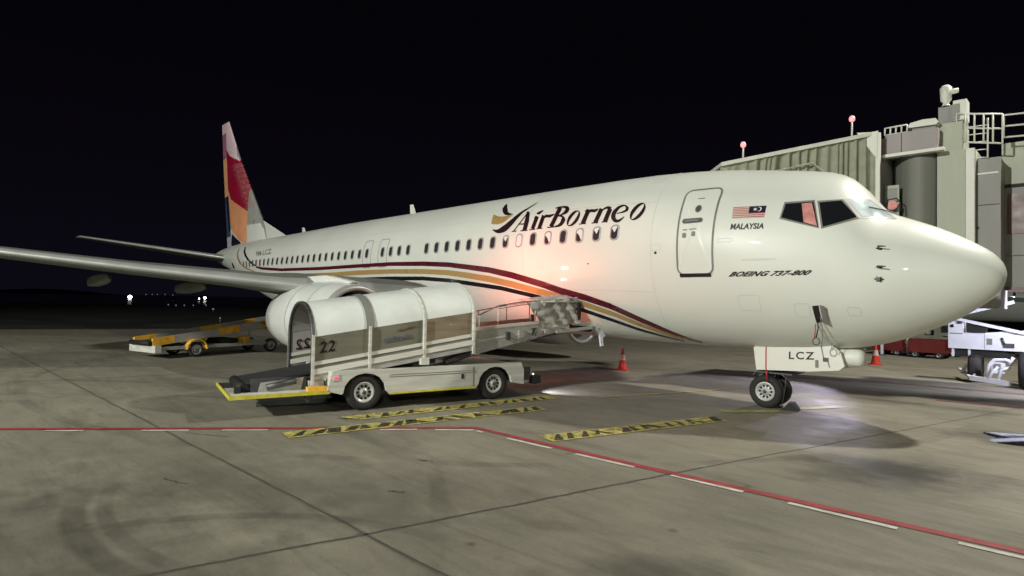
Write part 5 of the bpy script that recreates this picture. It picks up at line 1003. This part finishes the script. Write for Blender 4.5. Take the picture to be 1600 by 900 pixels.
# folded fabric head with front roller table
mb = MB(); rs = random.Random(5); vs = []; nx, nz_ = 16, 9
for i in range(nx+1):
    for j in range(nz_+1):
        t_ = 4.05+.95*i/nx; h_ = .04+.64*j/nz_; top = .64-.05*math.sin(i*.9)
        bulge = .06*math.sin(i*1.3+j*.6)+.035*math.sin(j*2.1-i*.7)
        vs.append((TB(t_-.35*(j/nz_)*(1 if i < 4 else .3)), -.64-bulge+.0, Lz(t_)+h_*top/.64))
mb.add(vs, [(i*(nz_+1)+j, (i+1)*(nz_+1)+j, (i+1)*(nz_+1)+j+1, i*(nz_+1)+j+1) for i in range(nx) for j in range(nz_)], fabric_lt, True); 
for k in range(9):
    t_ = 4.0+.12*k; A = Vector((TB(t_), -.62, Lz(t_)+.64)); mb.tube([A, A+Vector((.05, .5, .08)), A+Vector((.02, 1.0, .03)), A+Vector((0, 1.45, -.02))], [.05, .065, .06, .05], fabric_lt, 7)
mb.weld = False; mb.done('folded_hood', ldr)
mb = MB(); mb.box((TB(4.02), -.68, Lz(4.0)+.60), (TB(4.10), -.60, Lz(4)+.72), gse_white); mb.box((TB(4.93), -.70, Lz(4.9)+.14), (TB(4.99), -.64, Lz(4.9)+.56), dark); mb.tube([(TB(4.02), -.66, Lz(4)+.70), (TB(5.0), -.66, Lz(5)+.56)], .022, gse_white, 6); mb.done('hood_frame', ldr)
mb = MB(); boom(mb, 4.9, 5.55, -.6, .85, .0, .12, -.14, -.02, gse_white); boom(mb, 4.4, 5.35, -.66, -.62, -.12, -.04, -.16, -.08, alu); mb.tube([(TB(5.30), -.62, Lz(5.2)-.14), (TB(5.30), .85, Lz(5.2)-.14)], .075, dark, 12); mb.tube([(TB(5.6), -.62, Lz(5.5)-.14), (TB(5.6), .85, Lz(5.5)-.14)], .06, steel, 12); mb.done('head_table', ldr)
mb = MB(); mb.bar((TB(5.62), -.55, Lz(5.5)-.16), (TB(5.66), -.58, Lz(5.5)-.62), .05, .09, carr_white); mb.bar((TB(5.66), -.5, Lz(5.5)-.36), (TB(6.0), -.5, Lz(5.5)-.14), .05, .08, carr_white); mb.bar((TB(5.5), -.55, Lz(5.5)-.12), (TB(5.72), -.55, Lz(5.5)-.40), .06, .14, carr_white); mb.done('support_foot', ldr)
# lamps added near the canopy front, source unseen, to light the fuselage pink
wl = mat('added_pink_lamp', (1, .5, .4), .3, emit=(1, .48, .40), es=3)
mb = MB(); mb.bar((T(2.7), .88, Lz(3.0)+.05), (T(2.4), 1.3, Lz(3.0)-.15), .04, .04, steel); mb.box((T(2.25), 1.26, Lz(3.0)-.2), (T(2.35), 1.36, Lz(3.0)-.1), wl); mb.done('added_pink_lamp', ldr)
def add_pink_light(power, x, y, z, target_world, cone, col):
    L = bpy.data.lights.new('added_pink_light', 'SPOT'); L.energy = power; L.color = col; L.shadow_soft_size = .1; L.spot_size = math.radians(cone); L.spot_blend = 1
    o = bpy.data.objects.new('added_pink_light', L); COL.objects.link(o); o.parent = ldr; o.location = (x, y, z)
    bpy.context.view_layer.update(); inv = ldr.matrix_world.inverted(); o.rotation_euler = ((inv @ Vector(target_world))-Vector((x, y, z))).to_track_quat('-Z', 'Y').to_euler()
add_pink_light(230, T(2.35), 1.45, Lz(3.0)-.1, (-9.3, -1.85, 2.6), 125, (1, .22, .17))
add_pink_light(380, T(2.55), .98, 2.30, (-7.3, -1.85, 2.5), 140, (1, .21, .13))
mb = MB(); mb.bar((T(2.55), .90, Lz(2.5)+.1), (T(2.55), .95, 2.42), .03, .03, steel); mb.box((T(2.50), .93, 2.38), (T(2.58), 1.01, 2.50), wl); mb.done('added_pink_lamp', ldr)
# -- rear end: tail roller, side boxes, low yellow platform
mb = MB(); mb.box((T(-1.95), -.62, Lz(-1.95)-.26), (T(-1.0), -.52, Lz(-1.5)-.0), steel); mb.tube([(T(-2.05), -.55, Lz(-2)-.1), (T(-2.05), .8, Lz(-2)-.1)], .09, dark, 12); mb.box((T(-2.22), -.66, Lz(-2)-.17), (T(-2.12), -.54, Lz(-2)-.06), dark)
mb.add([(T(-1.85), -.63, Lz(-1.8)-.22), (T(-1.1), -.63, Lz(-1.1)-.30), (T(-1.05), -.63, Lz(-1.1)-.06), (T(-1.8), -.63, Lz(-1.8)-.02)], [(0, 1, 2, 3)], alu)
mb.tube([(T(-1.7), -.66, Lz(-1.7)-.12), (T(-1.2), -.66, Lz(-1.2)-.1)], .06, steel, 8); mb.prism([(T(-1.6), .46), (T(-1.1), .46), (T(-1.0), .58), (T(-1.5), .52)], -.6, .6, alu); mb.done('tail_roller', ldr)
mb = MB(); mb.box((T(-.97), -.70, Lz(-.9)-.42), (T(-.70), -.30, Lz(-.9)-.16), gse_white); mb.box((T(-.95), -.30, Lz(-.9)-.40), (T(-.90), .95, Lz(-.9)-.18), gse_white); mb.done('rear_guard', ldr)
mb = MB(); mb.box((T(-2.30), -.98, .40), (T(-.66), .10, .425), gse_white); pf = mb.done('step_platform', ldr)
mb = MB(); mb.box((T(-2.32), -1.0, .37), (T(-.66), -.975, .435), yellow); mb.box((T(-2.345), -1.0, .37), (T(-2.32), .95, .435), yellow); mb.box((T(-1.05), -.97, .426), (T(-.70), -.80, .50), amber); g = mb.done('yellow_edging', ldr); g.parent = pf
mb = MB(); mb.box((T(-2.3), .1, .38), (T(-.7), .92, .42), steel); mb.tube([(T(-1.1), -.92, .37), (T(-1.05), -.95, .22), (T(-.95), -.92, .37)], .018, steel, 6); g = mb.done('platform_frame', ldr); g.parent = pf
# pit cover in the loader's shadow
mb = MB(); mb.box((0, 0, .004), (1.4, .55, .012), pit); o = mb.done('pit_cover'); o.location = (-10.4, -8.35, 0); o.rotation_euler = (0, 0, 1.2); o['kind'] = 'structure'

# ================================================================ SECOND BELT LOADER, amber, by the rear hold
ld2 = thing('belt_loader', 'amber and white belt loader without canopy, parked beyond the wing', 'belt loader', (-21.75, -6.45, 0), math.atan2(.968, -.25))
mb = MB(); mb.box((-1.25, -.75, .30), (3.3, .75, .40), alu); mb.box((-1.42, -.80, .22), (-1.22, .8, .46), gse_white); mb.done('chassis', ld2)
S2 = lambda x: .56+.125*(x+1.45)
mb = MB()
def slab2(x0, x1, y0, y1, a, b, m): mb.add([(x0, y0, S2(x0)+a), (x1, y0, S2(x1)+a), (x1, y1, S2(x1)+a), (x0, y1, S2(x0)+a), (x0, y0, S2(x0)+b), (x1, y0, S2(x1)+b), (x1, y1, S2(x1)+b), (x0, y1, S2(x0)+b)], [(0,3,2,1),(4,5,6,7),(0,1,5,4),(1,2,6,5),(2,3,7,6),(3,0,4,7)], m)
slab2(-1.45, 4.4, -.5, .5, -.10, -.02, belt); mb.done('conveyor_belt', ld2)
for y0, y1 in ((-.62, -.52), (.52, .62)):
    mb = MB()
    for a, b, m in ((-1.4, -.7, amber), (-.7, .9, alu), (.9, 1.7, amber), (1.7, 2.6, alu), (2.6, 3.2, amber), (3.2, 4.4, alu)): slab2(a, b, y0, y1, -.14, .12, m)
    mb.done('conveyor_side', ld2)
mb = MB(); mb.tube([(-1.47, -.6, S2(-1.45)-.03), (-1.47, .6, S2(-1.45)-.03)], .08, dark, 12); mb.done('tail_roller', ld2)
for x in (0, 3.0):
    for y in (-.68, .68): wheel(ld2, (x, y, .26), .26, .09, .17)
mb = MB()
for k in range(8):
    a = math.pi*k/7; b = math.pi*(k+1)/7
    if k < 7: mb.bar((.36*math.cos(a), -.72, .27+.34*math.sin(a)), (.36*math.cos(b), -.72, .27+.34*math.sin(b)), .2, .035, amber)
mb.done('wheel_arch', ld2)
mb = MB(); mb.bar((2.2, -.5, .4), (2.2, -.5, .95), .07, .07, alu); mb.bar((.3, -.5, .4), (.6, -.5, .75), .07, .07, yellow); mb.box((1.9, -.6, .40), (2.15, -.2, .62), amber); mb.box((1.0, -.5, .4), (1.7, .4, .58), dark); mb.done('lift_frame', ld2)

# ================================================================ MAROON BAGGAGE DOLLIES under the nose
def dolly(loc, rz, label, L_=1.6, h0=.25, h1=.82, w=1.2, roll=False):
    t = thing('baggage_dolly', label, 'baggage dolly', loc, rz, 'maroon baggage dollies')
    mb = MB(); mb.prism([(-L_/2, h0), (L_/2, h0), (L_/2+.02, h1), (-L_/2-.02, h1)], -w/2, -w/2+.04, dolly_red); mb.prism([(-L_/2, h0), (L_/2, h0), (L_/2, h1), (-L_/2, h1)], w/2-.04, w/2, dolly_red); mb.box((-L_/2, -w/2+.04, h0), (L_/2, w/2-.04, h0+.05), dolly_red); mb.box((-L_/2-.02, -w/2, h0), (-L_/2+.02, w/2, h1), dolly_red); mb.done('cart_body', t)
    for x in (-L_*.33, L_*.33):
        for y in (-w/2+.08, w/2-.08): wheel(t, (x, y, .17), .17, .06, .09)
    mb = MB(); mb.tube([(-L_/2, 0, .2), (-L_/2-.55, 0, .16)], .03, rim_m, 8); mb.tube([(-L_/2-.55, 0, .16), (-L_/2-.62, .1, .15), (-L_/2-.70, 0, .14), (-L_/2-.62, -.1, .15), (-L_/2-.55, 0, .16)], .02, rim_m, 6); mb.done('tow_bar', t)
    return t
dolly((-4.15, 19.0, 0), -.1, 'maroon baggage dolly nearer the white bridge carriage', 1.35)
dolly((-5.75, 19.6, 0), -.15, 'maroon baggage dolly with a white corner post, behind the orange cone', 1.2, .22, .80)
mb = MB(); mb.box((-.05, -.04, 0), (.05, .04, 1.05), carr_white); mb.box((-.12, -.1, 0), (.12, .1, .04), steel); o = mb.done('white_marker_post'); o.location = (-5.95, 18.6, 0); tag(o, 'short white post standing beside the left dolly', 'post')
mb = MB(); mb.box((-.05, -.04, 0), (.05, .04, 1.25), gse_white); mb.box((-.12, -.1, 0), (.12, .1, .04), steel); mb.box((-.09, -.08, .55), (.09, .08, .72), seal); o = mb.done('white_marker_post'); o.location = (-5.05, 19.2, 0); tag(o, 'taller white post with grey box standing between the two dollies', 'post')

# grey tow tractor behind the dollies
tt = thing('tow_tractor', 'grey green tow tractor behind the maroon dollies, left of the white carriage', 'tow tractor', (-4.35, 21.2, 0), .1)
trac = mat('tractor_grey_green', (.25, .27, .22), .5, var=.15, scale=3)
mb = MB(); mb.prism([(-1.1, .3), (1.1, .3), (1.1, .85), (.35, .9), (.3, .95), (-.9, .95), (-1.1, .8)], -.6, .6, trac); mb.done('tractor_body', tt)
mb = MB(); mb.box((.0, -.55, .95), (1.0, .55, 1.55), trac); mb.box((-.03, -.6, 1.55), (1.05, .6, 1.62), bridge_lt); mb.done('driver_cab', tt)
mb = MB(); mb.box((.28, -.57, 1.12), (.55, -.55, 1.42), dark); mb.done('cab_window', tt)
for x in (-.7, .7):
    for y in (-.56, .56): wheel(tt, (x, y, .25), .25, .08, .13)
for k in range(4):
    mb = MB(); mb.tube([(-.95+.24*k, -.4, 1.02+.04*(k % 2)), (-.78+.24*k, .3, 1.06)], .09, fabric_lt, 8); mb.done('folded_cover', tt)
# ================================================================ PASSENGER BOARDING BRIDGE
br = thing('boarding_bridge', 'grey green boarding bridge with pleated hood docked at the far side of the nose', 'boarding bridge', (-2.0, 6.5, 0), world=True)
def part(mb, name, par=None, lab=None, fix=True):
    o = mb.done(name, br, fix=fix)
    if par: o.parent = par
    if lab: o['label'] = lab
    return o
# hood: roof frame and pleated side curtain
RA, RB = Vector((-6.0, 2.0, 5.88)), Vector((-2.93, 4.5, 6.69))
mb = MB()
off = Vector((-2.1, 2.3, 0))
mb.add([RA, RB, RB+off, RA+off, RA+Vector((0, 0, .10)), RB+Vector((0, 0, .10)), RB+off+Vector((0, 0, .10)), RA+off+Vector((0, 0, .10))], [(0,3,2,1),(4,5,6,7),(0,1,5,4),(1,2,6,5),(2,3,7,6),(3,0,4,7)], bridge_lt)
hr = part(mb, 'hood_roof')
mb = MB(); n = 120; vs = []; hd = (RB-RA); rs = random.Random(11)
folds = []; i_ = 0
while len(folds) <= n:
    wd_ = rs.choice((3, 4, 5, 6, 8, 10)); dp_ = rs.uniform(.10, .24)
    folds += [dp_*abs(1-2*q/wd_)**1.3 for q in range(wd_)]
for i in range(n+1):
    u = i/n+.004*math.sin(i*2.7); u = min(1, max(0, u)); fan = u**1.1
    fold = folds[i]*min(1, u*3+.15); base = RA+hd*u
    nrm = Vector((hd.y, -hd.x, 0)).normalized()
    for j in range(9):
        v_ = j/8; lean = (1-u)*(.9+.25*math.sin(u*23))*v_   # pleats fan out towards the aircraft
        p = base+hd.normalized()*(-lean*.9*(1-v_*.3))*.6-Vector((0, 0, 1))*(v_*(3.0))
        p = p-nrm*(.12-fold*(.4+.6*v_)); vs.append(p)
mb.add(vs, [(i*9+j, (i+1)*9+j, (i+1)*9+j+1, i*9+j+1) for i in range(n) for j in range(8)], fabric, True); part(mb, 'pleated_curtain', hr, fix=False)
mb = MB()
nrm = Vector((hd.y, -hd.x, 0)).normalized()
mb.tube([RA+hd*.25+nrm*.04-Vector((0, 0, .45)), RA+hd*.58+nrm*.06-Vector((0, 0, .42)), RA+hd*.70+nrm*.06-Vector((0, 0, .95))], .03, fabric, 6); part(mb, 'curtain_arm', hr)
# white edge frame and triangular cheek
mb = MB(); mb.bar((-2.92, 4.47, 2.6), (-2.92, 4.47, 6.72), .10, .10, bridge_lt)
mb.prism([(-3.40, 6.80), (-2.93, 6.74), (-2.93, 6.05), (-3.02, 6.16)], 4.40, 4.46, bridge_lt); part(mb, 'hood_side_frame')
# cab: fascia, ledge, curved rotating curtain
mb = MB(); mb.box((-2.86, 4.9, 6.22), (-1.72, 7.5, 6.74), bridge_mv); mb.box((-2.86, 4.88, 6.22), (-2.84, 4.9, 6.74), seal); mb.box((-2.50, 4.885, 6.24), (-2.488, 4.9, 6.74), dark); cb = part(mb, 'cab_fascia')
mb = MB(); mb.box((-2.90, 4.78, 6.12), (-1.58, 5.0, 6.20), bridge_lt); part(mb, 'cab_ledge', cb)
mb = MB(); vs = []; n = 40
for i in range(n+1):
    a = math.radians(200-i*110/n); x = -2.35+.95*math.cos(a)*.75; y = 6.1-1.1*abs(math.sin(a)); y = 6.2-1.15*math.sin(math.radians(10+i*120/n))
    x = -2.98+1.20*i/n; rr_ = .012*(i % 2)
    vs += [(x, y-rr_, 2.4), (x, y-rr_, 6.16)]
mb.add(vs, [(2*i, 2*i+2, 2*i+3, 2*i+1) for i in range(n)], bridge_dk, True); part(mb, 'roller_curtain', cb, fix=False)
mb = MB(); mb.box((-2.87, 4.98, 2.6), (-2.56, 5.04, 5.40), bridge_kh); mb.box((-2.83, 4.965, 2.7), (-2.60, 4.98, 5.32), bridge_gy); part(mb, 'cab_door')
mb = MB(); mb.box((-3.05, 5.06, 2.6), (-2.86, 6.2, 6.70), bridge_gy); part(mb, 'cab_wall')
mb = MB(); mb.box((-6.1, 2.5, 2.44), (-2.9, 6.6, 2.56), bridge_gy); part(mb, 'hood_floor')
mb = MB(); mb.box((-4.35, 6.25, 2.24), (-4.05, 6.40, 2.44), hl); part(mb, 'floor_work_lamp')
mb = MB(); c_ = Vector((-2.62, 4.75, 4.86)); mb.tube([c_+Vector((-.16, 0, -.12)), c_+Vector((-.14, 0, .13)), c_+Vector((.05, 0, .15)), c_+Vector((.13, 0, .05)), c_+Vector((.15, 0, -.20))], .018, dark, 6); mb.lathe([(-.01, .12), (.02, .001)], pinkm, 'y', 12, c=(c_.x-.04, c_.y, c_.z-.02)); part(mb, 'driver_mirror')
mb = MB(); mb.box((-2.9, 5.05, 2.35), (-1.4, 7.6, 2.62), bridge_gy); mb.box((-2.9, 6.6, 2.62), (-1.8, 7.6, 6.2), bridge_dk); part(mb, 'cab_floor')
# main column
mb = MB(); mb.box((-1.78, 5.2, 2.2), (-1.21, 6.6, 6.16), bridge_kh); col = part(mb, 'cab_corner_column')
mb = MB(); mb.box((-1.205, 5.22, 2.2), (-1.03, 6.4, 6.16), bridge_lt); mb.box((-1.80, 5.19, 2.2), (-1.785, 5.3, 6.1), dark); part(mb, 'column_edge', col)
mb = MB(); mb.box((-1.02, 5.5, 2.2), (-.56, 7.0, 5.92), bridge_gy); pn = part(mb, 'equipment_panel')
mb = MB(); mb.box((-1.02, 5.48, 5.52), (-.60, 5.50, 5.56), bridge_lt); part(mb, 'panel_strip', pn)
mb = MB(); mb.box((-1.0, 5.488, 4.75), (-.58, 5.50, 4.765), dark); part(mb, 'panel_gap', pn)
mb = MB(); mb.lathe([(5.44, .001), (5.45, .03), (5.5, .03)], steel, 'y', 10, c=(-1.0, 0, 4.2)); part(mb, 'panel_latch', pn)
# roof box, pillar, beacon, AC unit
mb = MB(); mb.box((-1.80, 5.3, 6.18), (-1.28, 6.4, 6.90), bridge_kh); mb.box((-1.82, 5.6, 6.90), (-1.45, 6.4, 7.42), bridge_gy); rb = part(mb, 'roof_cabinet')
mb = MB(); mb.box((-1.50, 5.5, 6.98), (-1.22, 5.95, 7.50), bridge_lt); mb.box((-1.52, 5.47, 7.0), (-1.36, 5.50, 7.40), bridge_gy); part(mb, 'control_box', rb)
mb = MB(); mb.lathe([(7.42, .10), (7.5, .06), (7.58, .12), (7.90, .13), (7.96, .08), (7.96, .001)], bridge_lt, 'z', 14, c=(-1.66, 5.6, 0)); mb.lathe([(0, .07), (.16, .06), (.17, .001)], bridge_lt, 'x', 10, c=(-1.56, 5.6, 7.78)); part(mb, 'siren')
mb = MB(); mb.prism([(-2.40, 6.86), (-2.32, 6.98), (-2.05, 7.02), (-1.78, 7.00), (-1.72, 6.90), (-1.78, 6.84)], 5.0, 6.2, bridge_lt); mb.box((-2.3, 5.1, 6.74), (-1.8, 6.1, 6.86), bridge_gy); part(mb, 'air_conditioner')
# railings
def rail(name, pts, h_, posts, r=.018, mid=True):
    mb = MB()
    for hh in ([0, h_/2, h_] if mid else [0, h_]): mb.tube([Vector(p)+Vector((0, 0, hh)) for p in pts], r, bridge_lt, 6)
    A, B = Vector(pts[0]), Vector(pts[-1])
    for k in range(posts):
        p = A+(B-A)*k/(posts-1); mb.tube([p, p+Vector((0, 0, h_))], r, bridge_lt, 6)
    return part(mb, name)
rail('roof_railing', [(-2.88, 4.95, 6.75), (-2.38, 4.95, 6.75)], .19, 5, .020, False)
rail('ladder_cage', [(-1.42, 5.45, 6.42), (-.52, 5.45, 6.22)], .72, 6, .022)
rail('walkway_railing', [(-.52, 5.7, 6.42), (1.8, 5.7, 6.25)], .55, 6, .022)
mb = MB(); mb.tube([(-1.20, 5.45, 5.9), (-1.20, 5.45, 7.0)], .02, bridge_lt, 6); mb.tube([(-.80, 5.45, 5.9), (-.80, 5.45, 6.9)], .02, bridge_lt, 6)
for k in range(5): mb.tube([(-1.20, 5.45, 5.95+.2*k), (-.80, 5.45, 5.93+.2*k)], .012, bridge_lt, 5)
part(mb, 'ladder')
# tunnel running off to the right
mb = MB(); mb.box((-.62, 6.4, 5.35), (14, 8.9, 6.42), bridge_kh); mb.box((-.60, 6.45, 2.75), (14, 8.9, 5.30), bridge_gy); tn = part(mb, 'tunnel')
mb = MB(); mb.box((-.50, 6.42, 4.1), (2.4, 6.45, 5.12), brown); part(mb, 'tunnel_glazing', tn)
mb = MB(); mb.box((-.6, 6.38, 5.29), (14, 6.44, 5.36), dark); mb.box((-.6, 6.40, 3.55), (14, 6.45, 3.57), seal); mb.box((-.60, 6.38, 2.68), (14, 8.9, 2.76), brown); part(mb, 'tunnel_trim', tn)
mb = MB(); mb.box((.0, 6.5, 7.55), (.9, 7.2, 7.95), bridge_gy); mb.box((.0, 6.48, 7.52), (.9, 6.52, 7.58), bridge_lt); mb.tube([(.45, 6.8, 6.4), (.45, 6.8, 7.55)], .05, bridge_gy, 8); part(mb, 'floodlight_housing')
# lamps on the hood
for p, h_ in (((-5.85, 3.0, 6.22), .36), ((-3.49, 4.3, 6.66), .46)):
    mb = MB(); mb.tube([p, (p[0], p[1], p[2]+h_)], .022, bridge_lt, 6); pl = part(mb, 'lamp_stalk')
    mb = MB(); mb.lathe([(-.02, .04), (.0, .065), (.06, .075), (.12, .05), (.14, .001)], lamp_red, 'z', 12, c=(p[0], p[1], p[2]+h_)); part(mb, 'red_obstruction_lamp', pl)
# lift column and wheel carriage (blue white)
CYY = 9.5
mb = MB(); mb.box((-2.16, CYY, .98), (.9, CYY+.5, 1.46), carr_white); mb.box((-2.16, CYY, 1.46), (-1.78, CYY+.5, 1.86), carr_white); mb.prism([(-1.4, 1.46), (1.2, 1.35), (1.2, 1.80), (-.2, 1.62)], CYY+.05, CYY+.45, carr_white); ca = part(mb, 'wheel_carriage', lab='white steel wheel carriage of the bridge')
mb = MB(); mb.bar((-2.08, CYY-.03, 1.96), (-.6, CYY-.03, 2.42), .06, .10, carr_white); mb.bar((-2.02, CYY-.05, 1.90), (-.2, CYY-.05, 1.48), .06, .09, carr_white); mb.bar((-2.12, CYY-.05, 1.84), (-1.95, CYY-.05, 2.02), .06, .12, carr_white); part(mb, 'diagonal_brace', ca)
for nm, fn in (('reflector_strip', lambda m: m.box((-2.12, CYY-.01, 1.42), (-1.80, CYY-.003, 1.45), seal)), ('round_lamp', lambda m: m.lathe([(-.02, .001), (-.02, .05), (0, .05)], dark, 'y', 12, c=(-2.06, CYY, 1.66))),
               ('junction_box', lambda m: m.box((-1.92, CYY-.05, 1.74), (-1.82, CYY-.01, 1.86), steel)), ('sticker', lambda m: m.box((-1.22, CYY-.02, 1.14), (-1.10, CYY-.004, 1.32), seal)), ('valve_box', lambda m: m.box((-.84, CYY-.04, 1.08), (-.60, CYY-.004, 1.20), steel)),
               ('hose', lambda m: m.tube([(-.88, CYY-.03, 1.36), (-.82, CYY-.03, 1.16)], .03, steel, 6)), ('beam_recess', lambda m: m.box((-1.72, CYY+.02, 1.48), (-1.25, CYY+.4, 1.72), dark)), ('beam_joint', lambda m: m.box((-1.285, CYY-.008, 1.0), (-1.275, CYY-.003, 1.45), seal))):
    mb = MB(); fn(mb); part(mb, nm, ca)

mb = MB()
for x in (-2.05, -1.65): mb.bar((x, CYY+.1, .98), (x, CYY+.1, .72), .08, .06, carr_white)
mb.box((-2.0, CYY+.1, .74), (-.6, CYY+.4, .98), dark); mb.box((-.75, CYY+.1, .90), (1.2, CYY+.5, .98), dark); part(mb, 'axle_beam', ca)
def big_wheel(c, r, hw):
    t, rm = wheel_mb(c, r, hw, r*.45); o = part(t, 'carriage_wheel', ca); return o
for c_, ang in (((-1.50, CYY+.15, .42), 1), ((-.28, CYY-.75, .50), 1), ((.6, CYY-.4, .50), 1)):
    mb = MB(); r = c_[2]; hw = .17
    mb.lathe([(-hw*.7, r*.5), (-hw, r*.7), (-hw*.95, r*.9), (-hw*.5, r), (hw*.5, r), (hw*.95, r*.9), (hw, r*.7), (hw*.7, r*.5), (0, r*.45), (0, .001)], tyre, 'x', 30, c=(c_[0], c_[1], c_[2]))
    mb.lathe([(-hw*.3, .001), (-hw*.3, r*.48), (hw*.3, r*.48), (hw*.3, .001)], carr_white, 'x', 20, c=(c_[0], c_[1], c_[2])); part(mb, 'carriage_wheel')
# bumper hoop in front of the wheels
yb = CYY-.75
mb = MB(); mb.bar((-2.02, 10.6, .27), (-1.55, yb+.2, .17), .08, .07, carr_white); mb.bar((-1.55, yb+.2, .16), (-.62, yb-.2, .12), .10, .14, carr_white); mb.bar((-.70, yb-.15, .17), (-.34, yb-.2, .19), .07, .06, bridge_lt)
mb.tube([(-1.85, yb+.9, .22), (-1.74, yb+.85, .46), (-1.58, yb+.8, .56), (-1.48, yb+.75, .55)], .045, carr_white, 8); mb.tube([(-1.58, yb+.8, .50), (-1.48, yb+.6, .30), (-1.50, yb+.4, .18)], .035, carr_white, 8)
mb.tube([(-1.18, yb+.05, .28), (-1.10, yb+.05, .60), (-.98, yb+.05, .74), (-.72, yb+.0, .76), (-.62, yb, .70)], .05, carr_white, 8); mb.tube([(-1.12, yb, .18), (-1.02, yb, .42), (-.9, yb, .55)], .04, carr_white, 8); mb.tube([(-.90, yb, .18), (-.82, yb, .48), (-.64, yb, .55)], .045, carr_white, 8); mb.tube([(-.66, yb, .62), (-.56, yb, .84)], .05, carr_white, 8); mb.box((-1.05, yb+.02, .36), (-.74, yb+.06, .68), carr_white); mb.box((-.98, yb-.02, .50), (-.84, yb+.0, .64), seal); part(mb, 'bumper_hoop')
for x in (1.6, 2.4):
    mb = MB(); mb.box((x, 7.3, .5), (x+.4, 7.8, 2.75), bridge_kh); part(mb, 'lift_column')
mb = MB(); mb.box((-.1, 9.4, 1.8), (1.0, 10.0, 2.9), bridge_gy); part(mb, 'carriage_yoke')

# ================================================================ SECOND AIRCRAFT on the next stand, seen past the nose
p2 = thing('airliner', 'pale airliner parked on the next stand beyond the nose, partly behind the bridge carriage', 'airplane', (2.0, 58, 0))
mb = MB(); vs, fs = loft_fuselage(white_paint, stn[::2]+[38.7], 32); mb.add(vs, fs, white_paint, True); fu2 = mb.done('fuselage', p2)
mb = MB(); teal = mat('teal_stripe', (.03, .09, .09), .4); vs = []
for k in range(40):
    s = 2+k*.85; vs += [fus_pt(s, 1.55, .02), fus_pt(s, 1.74, .02)]
mb.add(vs, [(2*k, 2*k+2, 2*k+3, 2*k+1) for k in range(39)], teal, True); mb.done('side_stripe', p2, fix=False)
mb = MB(); mb.weld = False
for k in range(40):
    s = 6+k*.6; mb.add([fus_pt(s+a, ang_at_z(s, 3.75+b), .02) for a, b in ((-.1, -.15), (.1, -.15), (.1, .15), (-.1, .15))], [(0, 1, 2, 3)], pane_half)
mb.done('window_row', p2, fix=False)
for y in (-.25, .25): wheel(p2, (-4, y, .35), .35, .12, .2)
mb = MB(); mb.tube([(-4, 0, .35), (-4, 0, 1.4)], .1, rim_m, 8); mb.done('nose_gear_strut', p2)
for sd in (-1, 1):
    a, b = surface('wing', WSEC, grey_paint, slat_metal, sd); clean(a).done('wing', p2)
    mb = MB(); mb.lathe([(-.3, .8), (0, .92), (-.5, 1.07), (-1.3, 1.1), (-2.6, 1.05), (-3.8, .8), (-3.8, .01)], nacelle_paint, 'x', 24, c=(-12, 4.83*sd, 1.5)); mb.done('engine_nacelle', p2)
    for dy in (-.3, .3): wheel(p2, (-19.5, 2.86*sd+dy, .56), .56, .18, .27)
mb = MB(); mb.prism([(-30.5, 5.1), (-36.9, 5.1), (-38.3, 12.6), (-37.0, 12.6), (-33.2, 8.2), (-31.7, 6.6)], -.15, .15, white_paint); mb.done('tail_fin', p2)
